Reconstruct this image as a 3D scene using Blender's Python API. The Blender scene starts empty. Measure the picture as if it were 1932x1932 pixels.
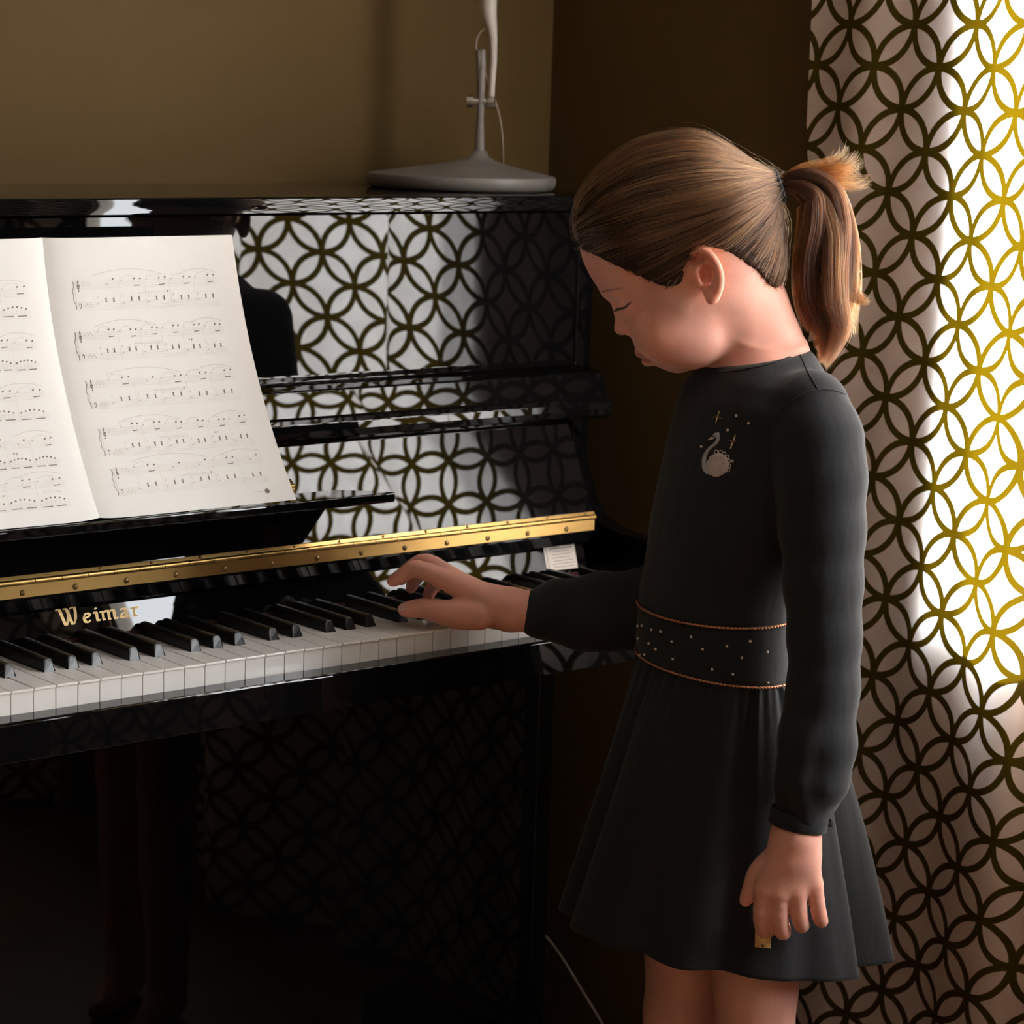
import bpy, bmesh, math, random
import numpy as np
from mathutils import Vector, Matrix
from mathutils.bvhtree import BVHTree

random.seed(7)
rng = np.random.default_rng(7)
scene = bpy.context.scene
COL = scene.collection

# ------------------------------------------------------------------ camera
# World: x along the keyboard to the treble, y into the piano (0 = front lip of the
# white keys), z up from the floor.  Lengths below are mostly given in millimetres
# relative to the top of the white keys (KEY_Z above the floor).
KEY_Z = 0.735
YAW, PITCH, ROLL, FPX = 0.696120651, 0.169513195, 0.0308950561, 4702.612
CAM = Vector((-1.08439, -2.00962, 0.56540 + KEY_Z))
_cy, _sy, _cp, _sp = math.cos(YAW), math.sin(YAW), math.cos(PITCH), math.sin(PITCH)
FWD = Vector((_sy * _cp, _cy * _cp, -_sp))
_r = Vector((_cy, -_sy, 0)); _u = _r.cross(FWD)
RIGHT = _r * math.cos(ROLL) + _u * math.sin(ROLL)
UP = _u * math.cos(ROLL) - _r * math.sin(ROLL)
cam_data = bpy.data.cameras.new('camera')
cam = bpy.data.objects.new('camera', cam_data); COL.objects.link(cam)
cam.matrix_world = Matrix(((RIGHT.x, UP.x, -FWD.x, CAM.x), (RIGHT.y, UP.y, -FWD.y, CAM.y),
                           (RIGHT.z, UP.z, -FWD.z, CAM.z), (0, 0, 0, 1)))
cam_data.sensor_width = 36; cam_data.lens = 36 * FPX / 1932
cam_data.clip_start = 0.05
cam_data.dof.use_dof = True; cam_data.dof.focus_distance = 2.47; cam_data.dof.aperture_fstop = 9.0
scene.camera = cam

# ------------------------------------------------------------------ light
scene.view_settings.view_transform = 'Standard'
scene.view_settings.look = 'None'
scene.view_settings.exposure = 0.25
scene.view_settings.gamma = 1.0
scene.view_settings.use_curve_mapping = False
scene.cycles.use_denoising = True
scene.cycles.use_adaptive_sampling = True
scene.cycles.adaptive_threshold = 0.04
scene.cycles.max_bounces = 7
scene.cycles.diffuse_bounces = 3
scene.cycles.glossy_bounces = 4
scene.cycles.transmission_bounces = 6
scene.cycles.transparent_max_bounces = 12
scene.cycles.sample_clamp_indirect = 10
scene.cycles.caustics_reflective = False
scene.cycles.caustics_refractive = False

world = bpy.data.worlds.new('sky'); scene.world = world
world.use_nodes = True
_bg = world.node_tree.nodes['Background']
_bg.inputs['Color'].default_value = (0.92, 0.96, 1.0, 1)
_bg.inputs['Strength'].default_value = 18.0

def add_light(name, kind, loc, aim, **kw):
    ld = bpy.data.lights.new(name, kind)
    for k, v in kw.items(): setattr(ld, k, v)
    o = bpy.data.objects.new(name, ld); COL.objects.link(o)
    o.location = loc
    o.rotation_euler = Vector(aim).to_track_quat('-Z', 'Y').to_euler()
    return o
SUN_DIR = (-0.82, -0.02, -0.57)
add_light('sun', 'SUN', (4, 0, 4), SUN_DIR, energy=38.0, angle=math.radians(4), color=(1.0, 0.975, 0.945))

# window opening in the right-hand wall (metres)
WALL_R, WALL_B, WALL_L, WALL_F, CEIL = 1.092, 0.541, -2.60, -3.40, 2.60
WIN_Y0, WIN_Y1, WIN_Z0, WIN_Z1 = -2.45, -0.172, 0.70, 2.25
for ya, yb in ((WIN_Y0, WIN_Y1),):       # portals only guide the sampling of the sky
    portal = add_light('window_portal', 'AREA', (WALL_R + .26, (ya + yb) / 2, (WIN_Z0 + WIN_Z1) / 2), (-1, 0, 0), shape='RECTANGLE')
    portal.rotation_euler = (0, math.radians(90), 0)
    portal.data.size, portal.data.size_y = WIN_Z1 - WIN_Z0, yb - ya
    portal.data.cycles.is_portal = True

# ------------------------------------------------------------------ helpers
def tag(o, label=None, category=None, group=None, kind=None):
    if label: o['label'] = label
    if category: o['category'] = category
    if group: o['group'] = group
    if kind: o['kind'] = kind
    return o

def empty(name, loc=(0, 0, 0)):
    o = bpy.data.objects.new(name, None); COL.objects.link(o); o.location = loc
    o.empty_display_size = 0.05
    return o

def link(name, data, parent=None, mat=None):
    o = bpy.data.objects.new(name, data); COL.objects.link(o)
    if mat is not None:
        data.materials.clear(); data.materials.append(mat)
    if parent is not None:
        o.parent = parent
        if parent.type == 'EMPTY':                 # part meshes carry world coordinates
            o.matrix_parent_inverse = Matrix.Translation(parent.location).inverted()
    return o

def mesh_from(name, verts, faces, parent=None, mat=None, smooth=False):
    me = bpy.data.meshes.new(name)
    me.from_pydata([tuple(v) for v in verts], [], [tuple(f) for f in faces]); me.update()
    if smooth: me.polygons.foreach_set('use_smooth', [True] * len(me.polygons))
    return link(name, me, parent, mat)

def bm_obj(name, bm, parent=None, mat=None, smooth=False):
    me = bpy.data.meshes.new(name); bm.to_mesh(me); bm.free()
    if smooth: me.polygons.foreach_set('use_smooth', [True] * len(me.polygons))
    return link(name, me, parent, mat)

def bm_box(bm, x0, x1, y0, y1, z0, z1, bev=0.0, seg=2):
    r = bmesh.ops.create_cube(bm, size=1.0)
    vs = r['verts']
    for v in vs:
        v.co = Vector((x0 + (v.co.x + .5) * (x1 - x0), y0 + (v.co.y + .5) * (y1 - y0), z0 + (v.co.z + .5) * (z1 - z0)))
    if bev > 0:
        es = list({e for v in vs for e in v.link_edges})
        bmesh.ops.bevel(bm, geom=es, offset=bev, segments=seg, affect='EDGES', profile=0.5)

def box(name, x0, x1, y0, y1, z0, z1, parent=None, mat=None, bev=0.0, seg=2):
    bm = bmesh.new(); bm_box(bm, x0, x1, y0, y1, z0, z1, bev, seg)
    return bm_obj(name, bm, parent, mat)

def mmK(x, y, z): return Vector((x / 1000, y / 1000, z / 1000 + KEY_Z))

def prism(name, pts, x0, x1, parent=None, mat=None, bev=0.0, seg=2):
    """closed (y, z) outline in mm relative to the key tops, extruded from x0 to x1 (mm)"""
    bm = bmesh.new()
    a = [bm.verts.new(mmK(x0, y, z)) for y, z in pts]
    b = [bm.verts.new(mmK(x1, y, z)) for y, z in pts]
    n = len(pts)
    bm.faces.new(a); bm.faces.new(b[::-1])
    for i in range(n): bm.faces.new((a[i], b[i], b[(i + 1) % n], a[(i + 1) % n]))
    bmesh.ops.recalc_face_normals(bm, faces=bm.faces)
    if bev > 0:
        es = [e for e in bm.edges if len(e.link_faces) == 2 and e.calc_face_angle(0) > math.radians(25)]
        bmesh.ops.bevel(bm, geom=es, offset=bev / 1000, segments=seg, affect='EDGES', profile=0.5)
    return bm_obj(name, bm, parent, mat)

def tube(path, radii, n=12, cap=True):
    """verts, faces of a tube along path (list of Vector) with radius per point"""
    path = [Vector(p) for p in path]; m = len(path)
    if not hasattr(radii, '__len__'): radii = [radii] * m
    V, Fc = [], []
    t = (path[1] - path[0]).normalized()
    ref = Vector((0, 0, 1)) if abs(t.z) < .9 else Vector((1, 0, 0))
    nrm = t.cross(ref).normalized()
    for i in range(m):
        t = (path[min(i + 1, m - 1)] - path[max(i - 1, 0)]).normalized()
        nrm = (nrm - t * nrm.dot(t)).normalized(); bi = t.cross(nrm)
        for k in range(n):
            a = 2 * math.pi * k / n
            V.append(path[i] + (nrm * math.cos(a) + bi * math.sin(a)) * radii[i])
    for i in range(m - 1):
        for k in range(n):
            Fc.append((i * n + k, i * n + (k + 1) % n, (i + 1) * n + (k + 1) % n, (i + 1) * n + k))
    if cap:
        Fc.append(tuple(range(n))[::-1]); Fc.append(tuple((m - 1) * n + k for k in range(n)))
    return V, Fc

def tube_obj(name, path, radii, parent=None, mat=None, n=12):
    V, Fc = tube(path, radii, n)
    o = mesh_from(name, V, Fc, parent, mat, True)
    o.data.set_sharp_from_angle(angle=math.radians(50))
    return o

def lathe(name, prof, centre, parent=None, mat=None, n=64):
    """prof: (radius, z) in metres about a vertical axis"""
    V, Fc = [], []
    for r, z in prof:
        for k in range(n):
            a = 2 * math.pi * k / n
            V.append(Vector(centre) + Vector((r * math.cos(a), r * math.sin(a), z)))
    for i in range(len(prof) - 1):
        for k in range(n):
            Fc.append((i * n + k, i * n + (k + 1) % n, (i + 1) * n + (k + 1) % n, (i + 1) * n + k))
    Fc.append(tuple(range(n))[::-1]); Fc.append(tuple((len(prof) - 1) * n + k for k in range(n)))
    o = mesh_from(name, V, Fc, parent, mat, True)
    o.data.set_sharp_from_angle(angle=math.radians(38))
    return o

def spline(pts, n):
    """Catmull-Rom through pts (sequence of equal-length tuples), n samples"""
    P = np.array([tuple(p) for p in pts], float)
    P = np.vstack([2 * P[0] - P[1], P, 2 * P[-1] - P[-2]])
    m = len(P) - 3
    t = np.linspace(0, m - 1e-9, n); i = t.astype(int); u = (t - i)[:, None]
    a, b, c, d = P[i], P[i + 1], P[i + 2], P[i + 3]
    return .5 * (2 * b + (c - a) * u + (2 * a - 5 * b + 4 * c - d) * u ** 2 + (3 * b - a - 3 * c + d) * u ** 3)

# ------------------------------------------------------------------ materials
def new_mat(name):
    m = bpy.data.materials.new(name); m.use_nodes = True
    nt = m.node_tree
    return m, nt, nt.nodes['Principled BSDF']

def mat(name, color, rough=.5, metal=0.0, spec=.5, coat=0.0, sss=0.0, bump=None, vary=None, sheen=0.0):
    m, nt, b = new_mat(name)
    b.inputs['Base Color'].default_value = (*color, 1)
    b.inputs['Roughness'].default_value = rough
    b.inputs['Metallic'].default_value = metal
    b.inputs['Specular IOR Level'].default_value = spec
    b.inputs['Coat Weight'].default_value = coat
    b.inputs['Coat Roughness'].default_value = .03
    if sheen:
        b.inputs['Sheen Weight'].default_value = sheen; b.inputs['Sheen Roughness'].default_value = .45
    if sss:
        b.inputs['Subsurface Weight'].default_value = sss
        b.inputs['Subsurface Radius'].default_value = (1.0, .32, .16)
        b.inputs['Subsurface Scale'].default_value = .006
    tc = nt.nodes.new('ShaderNodeTexCoord')
    if bump:
        scale, dist, strength = bump
        n = nt.nodes.new('ShaderNodeTexNoise'); n.inputs['Scale'].default_value = scale; n.inputs['Detail'].default_value = 4
        nt.links.new(tc.outputs['Object'], n.inputs['Vector'])
        bp = nt.nodes.new('ShaderNodeBump'); bp.inputs['Distance'].default_value = dist; bp.inputs['Strength'].default_value = strength
        nt.links.new(n.outputs['Fac'], bp.inputs['Height']); nt.links.new(bp.outputs['Normal'], b.inputs['Normal'])
    if vary:
        scale, lo, hi = vary
        n = nt.nodes.new('ShaderNodeTexNoise'); n.inputs['Scale'].default_value = scale; n.inputs['Detail'].default_value = 6
        nt.links.new(tc.outputs['Object'], n.inputs['Vector'])
        r = nt.nodes.new('ShaderNodeMapRange')
        r.inputs['From Min'].default_value = .3; r.inputs['From Max'].default_value = .7
        r.inputs['To Min'].default_value = lo; r.inputs['To Max'].default_value = hi
        nt.links.new(n.outputs['Fac'], r.inputs['Value'])
        mx = nt.nodes.new('ShaderNodeMix'); mx.data_type = 'RGBA'; mx.blend_type = 'MULTIPLY'
        mx.inputs['Factor'].default_value = 1
        mx.inputs['A'].default_value = (*color, 1)
        nt.links.new(r.outputs['Result'], mx.inputs['B']); nt.links.new(mx.outputs['Result'], b.inputs['Base Color'])
    return m

M = {}
M['lacquer'] = mat('black_piano_lacquer', (.0035, .0035, .004), .010, spec=.40, bump=(22, .00006, .05))
M['lacquer_fine'] = mat('black_polished_wood', (.004, .004, .004), .06)
M['ivory'] = mat('white_key_plastic', (.86, .83, .79), .16)
M['ebony'] = mat('black_key_plastic', (.012, .012, .012), .30)
M['brass'] = mat('brass_hinge', (.52, .325, .115), .33, metal=1, bump=(300, .0002, .15))
M['brass_dark'] = mat('aged_brass_screw', (.30, .20, .09), .4, metal=1)
M['gold'] = mat('gold_lettering', (.52, .35, .15), .4, metal=.5)
M['felt'] = mat('dark_red_felt', (.05, .008, .01), .95)
M['wall'] = mat('olive_brown_wall_paint', (.112, .066, .0185), .75, spec=.3, bump=(220, .0006, .25), vary=(3, .94, 1.06))
M['plaster'] = mat('plaster', (.24, .19, .145), .9)
M['ceiling'] = mat('ceiling_paint', (.42, .38, .33), .9)
M['paper'] = mat('music_paper', (.86, .84, .80), .6, spec=.3)
M['ink'] = mat('printed_ink', (.22, .18, .16), .7, spec=.2)
M['ink_light'] = mat('thin_printed_ink', (.62, .58, .54), .7, spec=.2)
M['lamp'] = mat('grey_lamp_enamel', (.20, .18, .165), .42, bump=(400, .0002, .15))
M['lamp_pale'] = mat('pale_lamp_tube', (.52, .47, .42), .4)
M['steel'] = mat('polished_steel', (.62, .60, .57), .25, metal=1)
M['cord'] = mat('lamp_cord', (.26, .20, .15), .6)
M['sticker'] = mat('paper_sticker', (.74, .68, .62), .7, spec=.2)
M['frame'] = mat('white_window_frame', (.75, .73, .70), .45)

def wood_floor():
    m, nt, b = new_mat('oiled_wood_floor')
    tc = nt.nodes.new('ShaderNodeTexCoord'); mp = nt.nodes.new('ShaderNodeMapping')
    mp.inputs['Scale'].default_value = (1.2, 14, 1)
    n = nt.nodes.new('ShaderNodeTexNoise'); n.inputs['Scale'].default_value = 3; n.inputs['Detail'].default_value = 8
    nt.links.new(tc.outputs['Object'], mp.inputs['Vector']); nt.links.new(mp.outputs['Vector'], n.inputs['Vector'])
    cr = nt.nodes.new('ShaderNodeValToRGB')
    cr.color_ramp.elements[0].color = (.075, .040, .020, 1); cr.color_ramp.elements[1].color = (.21, .12, .062, 1)
    cr.color_ramp.elements[0].position = .3; cr.color_ramp.elements[1].position = .7
    nt.links.new(n.outputs['Fac'], cr.inputs['Fac']); nt.links.new(cr.outputs['Color'], b.inputs['Base Color'])
    b.inputs['Roughness'].default_value = .42
    return m
M['floor'] = wood_floor()

def curtain_mat():
    """cream cloth printed with interlocking olive rings; the cloth lets daylight through"""
    m = bpy.data.materials.new('ring_pattern_curtain_cloth'); m.use_nodes = True
    nt = m.node_tree; nt.nodes.clear(); N = nt.nodes.new; Lk = nt.links.new
    def math_(op, a, b=None):
        n = N('ShaderNodeMath'); n.operation = op
        for i, v in enumerate((a, b)):
            if v is None: continue
            if isinstance(v, (int, float)): n.inputs[i].default_value = v
            else: Lk(v, n.inputs[i])
        return n.outputs[0]
    uv = N('ShaderNodeUVMap'); uv.uv_map = 'cloth'
    sp = N('ShaderNodeSeparateXYZ'); Lk(uv.outputs['UV'], sp.inputs[0])
    u, v = sp.outputs['X'], sp.outputs['Y']          # in units of the ring lattice
    fu = math_('SUBTRACT', math_('FRACT', u), .5); fv = math_('SUBTRACT', math_('FRACT', v), .5)
    # arcs of radius 1/sqrt(2) about this cell's centre and the four neighbouring centres
    dmin = None
    for cx, cyy in ((0, 0), (1, 0), (-1, 0), (0, 1), (0, -1)):
        dx = math_('SUBTRACT', fu, cx); dy = math_('SUBTRACT', fv, cyy)
        r = math_('SQRT', math_('ADD', math_('MULTIPLY', dx, dx), math_('MULTIPLY', dy, dy)))
        d = math_('ABSOLUTE', math_('SUBTRACT', r, .700))
        dmin = d if dmin is None else math_('MINIMUM', dmin, d)
    wob = N('ShaderNodeTexNoise'); wob.inputs['Scale'].default_value = 14; wob.inputs['Detail'].default_value = 3
    Lk(uv.outputs['UV'], wob.inputs['Vector'])
    dm = math_('ADD', dmin, math_('MULTIPLY', math_('SUBTRACT', wob.outputs['Fac'], .5), .012))
    rng_ = N('ShaderNodeMapRange'); rng_.inputs['From Min'].default_value = .058; rng_.inputs['From Max'].default_value = .067
    Lk(dm, rng_.inputs['Value']); fac = rng_.outputs['Result']     # 1 on plain cloth, 0 on a ring
    cl = N('ShaderNodeTexNoise'); cl.inputs['Scale'].default_value = 2.2; cl.inputs['Detail'].default_value = 9
    Lk(uv.outputs['UV'], cl.inputs['Vector'])
    tone = N('ShaderNodeMapRange'); tone.inputs['From Min'].default_value = .25; tone.inputs['From Max'].default_value = .75
    tone.inputs['To Min'].default_value = .86; tone.inputs['To Max'].default_value = 1.08
    Lk(cl.outputs['Fac'], tone.inputs['Value'])
    def mixcol(a, b):
        n = N('ShaderNodeMix'); n.data_type = 'RGBA'; Lk(fac, n.inputs['Factor'])
        n.inputs['A'].default_value = (*a, 1); n.inputs['B'].default_value = (*b, 1)
        q = N('ShaderNodeMix'); q.data_type = 'RGBA'; q.blend_type = 'MULTIPLY'; q.inputs['Factor'].default_value = 1
        Lk(n.outputs['Result'], q.inputs['A']); Lk(tone.outputs['Result'], q.inputs['B'])
        return q.outputs['Result']
    di = N('ShaderNodeBsdfDiffuse'); tr = N('ShaderNodeBsdfTranslucent')
    Lk(mixcol((.070, .052, .008), (.68, .53, .45)), di.inputs['Color'])
    Lk(mixcol((.023, .0145, .0003), (.50, .485, .47)), tr.inputs['Color'])
    ad = N('ShaderNodeAddShader'); Lk(di.outputs[0], ad.inputs[0])
    Lk(tr.outputs[0], ad.inputs[1])
    out = N('ShaderNodeOutputMaterial'); Lk(ad.outputs[0], out.inputs['Surface'])
    return m
M['curtain'] = curtain_mat()
M['dimming_layer'] = mat('added_dimming_cloth', (.30, .27, .23), .9, spec=.1)  # opaque layer added behind the second curtain so less daylight passes

# ------------------------------------------------------------------ the room
def plane_box(name, *a, m):
    return tag(box(name, *a, mat=M[m]), kind='structure')
plane_box('floor', WALL_L - .2, WALL_R + .3, WALL_F - .2, WALL_B + .2, -.1, 0, m='floor')
plane_box('ceiling', WALL_L - .2, WALL_R + .3, WALL_F - .2, WALL_B + .2, CEIL, CEIL + .1, m='ceiling')
plane_box('wall_back', WALL_L - .2, WALL_R + .3, WALL_B, WALL_B + .2, 0, CEIL, m='wall')
plane_box('wall_left', WALL_L - .2, WALL_L, WALL_F, WALL_B, 0, CEIL, m='plaster')
plane_box('wall_front', WALL_L - .2, WALL_R + .3, WALL_F - .2, WALL_F, 0, CEIL, m='plaster')
bm = bmesh.new()
bm_box(bm, WALL_R, WALL_R + .3, WIN_Y1, WALL_B, 0, CEIL)
bm_box(bm, WALL_R, WALL_R + .3, WALL_F, WIN_Y0, 0, CEIL)
for ya, yb in ((WIN_Y0, WIN_Y1),):
    bm_box(bm, WALL_R, WALL_R + .3, ya, yb, 0, WIN_Z0)
    bm_box(bm, WALL_R, WALL_R + .3, ya, yb, WIN_Z1, CEIL)
tag(bm_obj('wall_right', bm, mat=M['wall']), kind='structure')
for wi, (ya, yb) in enumerate(((WIN_Y0, WIN_Y1),)):
    win = tag(empty('window_%d' % (wi + 1), (WALL_R + .2, (ya + yb) / 2, WIN_Z0)), kind='structure')
    for nm, a in (('frame_rail', (ya, yb, WIN_Z0, WIN_Z0 + .045)), ('frame_rail', (ya, yb, WIN_Z1 - .045, WIN_Z1)),
                  ('frame_stile', (ya, ya + .045, WIN_Z0 + .045, WIN_Z1 - .045)), ('frame_stile', (yb - .045, yb, WIN_Z0 + .045, WIN_Z1 - .045))):
        box(nm, WALL_R + .20, WALL_R + .25, *a, parent=win, mat=M['frame'], bev=.004)
    tag(box('trim_%d' % (wi + 1), WALL_R + .003, WALL_R + .2, ya, yb, WIN_Z0 - .02, WIN_Z0 + .005, mat=M['frame'], bev=.004), kind='structure')

# ------------------------------------------------------------------ curtains
DIAG = 94.0                                    # diagonal of the ring lattice, mm
def curtain(name, path, label, lean, z0=.015, z1=2.52, off=(0, 0), dimmed=False, group='ring patterned curtains at the window'):
    root = tag(empty(name, (path[0][0] / 1000, path[0][1] / 1000, 0)), label, 'curtain', group)
    n = 260
    P = spline(path, n) / 1000.0
    seg = np.r_[0, np.cumsum(np.hypot(*np.diff(P, axis=0).T))]
    tot = seg[-1]
    nz = 90
    Z = np.linspace(z0, z1, nz)
    t = np.gradient(P, axis=0); t /= np.linalg.norm(t, axis=1)[:, None]
    nrm = np.c_[-t[:, 1], t[:, 0]]
    S = seg[:, None]; ZZ = Z[None, :]
    ripple = .0028 * np.sin(S * 31 + ZZ * 2.3 + 1.2 * np.sin(ZZ * 3.1)) + .0018 * np.sin(S * 60 - ZZ * 5)
    X = P[:, 0][:, None] + nrm[:, 0][:, None] * ripple
    Y = P[:, 1][:, None] + nrm[:, 1][:, None] * ripple
    V = np.stack([X, Y, np.broadcast_to(ZZ, X.shape)], -1).reshape(-1, 3)
    Fc = [(i * nz + j, (i + 1) * nz + j, (i + 1) * nz + j + 1, i * nz + j + 1) for i in range(n - 1) for j in range(nz - 1)]
    o = mesh_from('cloth', V, Fc, root, M['curtain'], True)
    # cloth coordinates: arc length sheared by the lean of the hang
    ln = np.interp(seg, [0, .27, .95, 99], [lean, lean, lean * .4, lean * .4])[:, None]
    a = (S + ln * (ZZ - KEY_Z - .60)) * 1000 + off[0]; b = (ZZ - KEY_Z) * 1000 + off[1]
    uu = ((a + b) / DIAG).reshape(-1); vv = ((a - b) / DIAG).reshape(-1)
    ul = o.data.uv_layers.new(name='cloth')
    idx = np.empty(len(o.data.loops), int); o.data.loops.foreach_get('vertex_index', idx)
    ul.data.foreach_set('uv', np.c_[uu[idx], vv[idx]].astype(np.float32).ravel())
    if dimmed:                                   # unseen backing cloth, added to hold daylight back from the printed one
        sh = .014 * np.where(nrm[:, :1] > 0, 1, -1)
        Vl = np.stack([X + (nrm[:, :1] * sh), Y + (nrm[:, 1:] * sh), np.broadcast_to(ZZ, X.shape)], -1).reshape(-1, 3)
        Vl[:, 0] = np.minimum(Vl[:, 0], WALL_R - .004)
        mesh_from('dimming_layer', Vl, Fc, root, M['dimming_layer'], True)
    # pleated heading tape and rings
    V2, F2 = [], []
    for i in range(n):
        for z, w in ((z1 - .05, .003), (z1 + .004, .003)):
            V2 += [(P[i, 0] + nrm[i, 0] * w, P[i, 1] + nrm[i, 1] * w, z), (P[i, 0] - nrm[i, 0] * w, P[i, 1] - nrm[i, 1] * w, z)]
    for i in range(n - 1):
        a0, b0 = i * 4, (i + 1) * 4
        F2 += [(a0, b0, b0 + 2, a0 + 2), (a0 + 1, a0 + 3, b0 + 3, b0 + 1), (a0 + 2, b0 + 2, b0 + 3, a0 + 3)]
    mesh_from('heading_tape', V2, F2, root, M['sticker'])
    return root
PATH1 = [(1079, 62), (1080, 0), (1080, -70), (1079, -140), (1076, -198), (1062, -250), (1044, -296), (1046, -322), (1066, -345),
         (1076, -368), (1054, -412), (1020, -462), (980, -516), (960, -552), (982, -586), (1050, -622), (1076, -648), (1060, -690),
         (1005, -755), (985, -790), (1000, -815), (1030, -832)]
CUR_A, CUR_B = 35.5, 11.5
curtain('window_curtain', PATH1, 'cream curtain with interlocking olive rings, hanging beside the girl, half backlit by the window', -.135, off=(CUR_A, CUR_B))
PATH2 = [(1030, -1160), (1060, -1172), (1072, -1190), (1040, -1225), (1000, -1262), (985, -1285), (1020, -1310), (1062, -1335), (1072, -1352), (1030, -1395), (990, -1430), (985, -1450),
         (1030, -1475), (1066, -1498), (1070, -1515), (1030, -1555), (990, -1592), (990, -1612), (1040, -1640), (1070, -1662), (1040, -1710), (1000, -1750), (1020, -1785), (1066, -1812), (1072, -1835)]
curtain('window_curtain', PATH2, 'second cream ring-patterned curtain, past the bare strip of window, seen only as a reflection', .0, off=(10, 60), dimmed=True)
rod = tag(empty('curtain_rod', (1.03, -.9, 2.53)), 'slim metal curtain rod above the window', 'curtain rod')
tube_obj('rod', [(1.03, .12, 2.545), (1.03, -2.0, 2.545)], .011, rod, M['steel'])
for y in (.10, -.95, -1.95):
    tube_obj('bracket', [(1.03, y, 2.545), (WALL_R - .002, y, 2.545)], .007, rod, M['steel'])
#PART2
# ------------------------------------------------------------------ the piano
PX0, PX1 = -502.0, 925.0                       # outer sides of the case, mm
piano = tag(empty('upright_piano', (.21, .2, 0)), 'glossy black upright piano with open keyboard and brass hinge', 'piano')
LAC = M['lacquer']
UPY = 256.0                                    # front face of the upper panel
FZ = -KEY_Z * 1000
# side panels: outline in (y, z)
side = [(40, FZ), (530, FZ), (530, 418), (UPY - 2, 418), (UPY - 2, 124), (249, 108), (231, 72), (215, 54), (190, 45), (159, 41), (60, 34), (0, 24), (-22, 4), (-30, -24), (-24, -66), (260, -70), (300, -100), (300, FZ + 90), (40, FZ + 70)]
for xa, xb in ((PX0, PX0 + 26), (PX1 - 26, PX1)):
    prism('side_panel', side, xa, xb, piano, LAC, 2.2)
IN0, IN1 = PX0 + 26.5, PX1 - 26.5
prism('upper_panel', [(UPY, 240), (UPY, 418.5), (UPY + 18, 418.5), (UPY + 18, 233), (UPY - 4, 234.2)], IN0, IN1, piano, LAC, 1.0)
prism('back_panel', [(505, -700), (505, 418), (526, 418), (526, -700)], IN0, IN1, piano, M['lacquer_fine'])
prism('lower_panel', [(300, -690), (300, -82), (318, -82), (318, -690)], IN0, IN1, piano, LAC, 1.5)
prism('plinth', [(292, -733), (292, -692), (330, -692), (330, -733)], IN0, IN1, piano, LAC, 2)
# lid with a rounded front edge
nose = [(UPY - 18.2, 420.0), (UPY - 19.3, 421.2)] + [(UPY - 20 + .32 * q * q, 429.2 + 7.6 * q) for q in np.linspace(-1, 1, 9)] + [(UPY - 19.3, 437.3), (UPY - 18.2, 438.5)]
lid = prism('lid', [(533, 419.4), (UPY - 9, 419.4)] + nose + [(UPY - 9, 438.9), (533, 438.9)], PX0 - 6, PX1 + 6, piano, LAC)
for p in lid.data.polygons: p.use_smooth = p.center.y < (UPY - 17.5) / 1000 and abs(p.normal.x) < .5
lid.data.set_sharp_from_angle(angle=math.radians(16))
# rail above the folded fallboard, tilted back, with a rounded lower lip
prism('rail', [(199, 177), (190, 177.4), (185, 181), (183.4, 189), (184.6, 197), (188, 201.5), (191, 204), (203.5, 230), (206, 231.4), (251, 234.2), (270, 234.2), (270, 177)], IN0, IN1, piano, LAC, .7)
FB0, FB1 = -421.0, 841.0
fall = prism('fallboard', [(144.5, 71), (145.8, 75.6), (196, 176), (209, 170), (160, 66)], FB0, FB1, piano, LAC, 1.2)
prism('hinge_rail', [(150, 37), (144.5, 50), (144.2, 68), (160, 66), (172, 37)], FB0, FB1, piano, LAC, .8)
name = prism('nameboard', [(150, -6), (152, 2), (164.2, 35.6), (176, 35.6), (176, -6)], -398, 842, piano, LAC, .6)
# continuous brass hinge
hinge = prism('hinge', [(142.4, 53), (142.4, 66.2), (144.2, 66.2), (144.2, 53)], FB0, FB1, piano, M['brass'], .3)
leaf = prism('upper_leaf', [(141.8, 71.6), (144.0, 75.4), (145.6, 75.0), (143.6, 71.0)], FB0, FB1, hinge, M['brass'], .2)
x = 221.1 - 29.8 * 22
k = 0
while x < FB1 - 1:
    xb = min(x + 29.8, FB1)
    if xb > FB0 + 2:
        tube_obj('knuckle', [mmK(max(x, FB0) + .35, 142.3, 69.0), mmK(xb - .35, 142.3, 69.0)], .0031, hinge, M['brass'], 10)
    x = xb
scr_me = None
def screw_mesh():
    bm = bmesh.new()
    bmesh.ops.create_uvsphere(bm, u_segments=12, v_segments=6, radius=.0032)
    for v in bm.verts: v.co.y *= .45
    bmesh.ops.delete(bm, geom=[v for v in bm.verts if v.co.y > .0006], context='VERTS')
    bm_box(bm, -.0028, .0028, -.00165, -.0012, -.0003, .0003)
    me = bpy.data.meshes.new('screw'); bm.to_mesh(me); bm.free()
    me.polygons.foreach_set('use_smooth', [True] * len(me.polygons)); me.materials.append(M['brass_dark'])
    return me
scr_me = screw_mesh()
def put(name, me, loc, parent, rot=None):
    o = link(name, me, parent); o.location = loc
    if rot: o.rotation_euler = rot
    return o
for i in range(-8, 13):
    x = 89.2 + 59.0 * i
    if FB0 + 10 < x < FB1 - 8:
        put('screw', scr_me, mmK(x, 142.3, 58.2), hinge, (0, random.uniform(0, 3), 0))
    x += 29.5
    if FB0 + 10 < x < FB1 - 8:
        put('screw', scr_me, mmK(x, 142.9, 73.6), hinge, (-.5, random.uniform(0, 3), 0)).scale = (.6, .6, .6)
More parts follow.
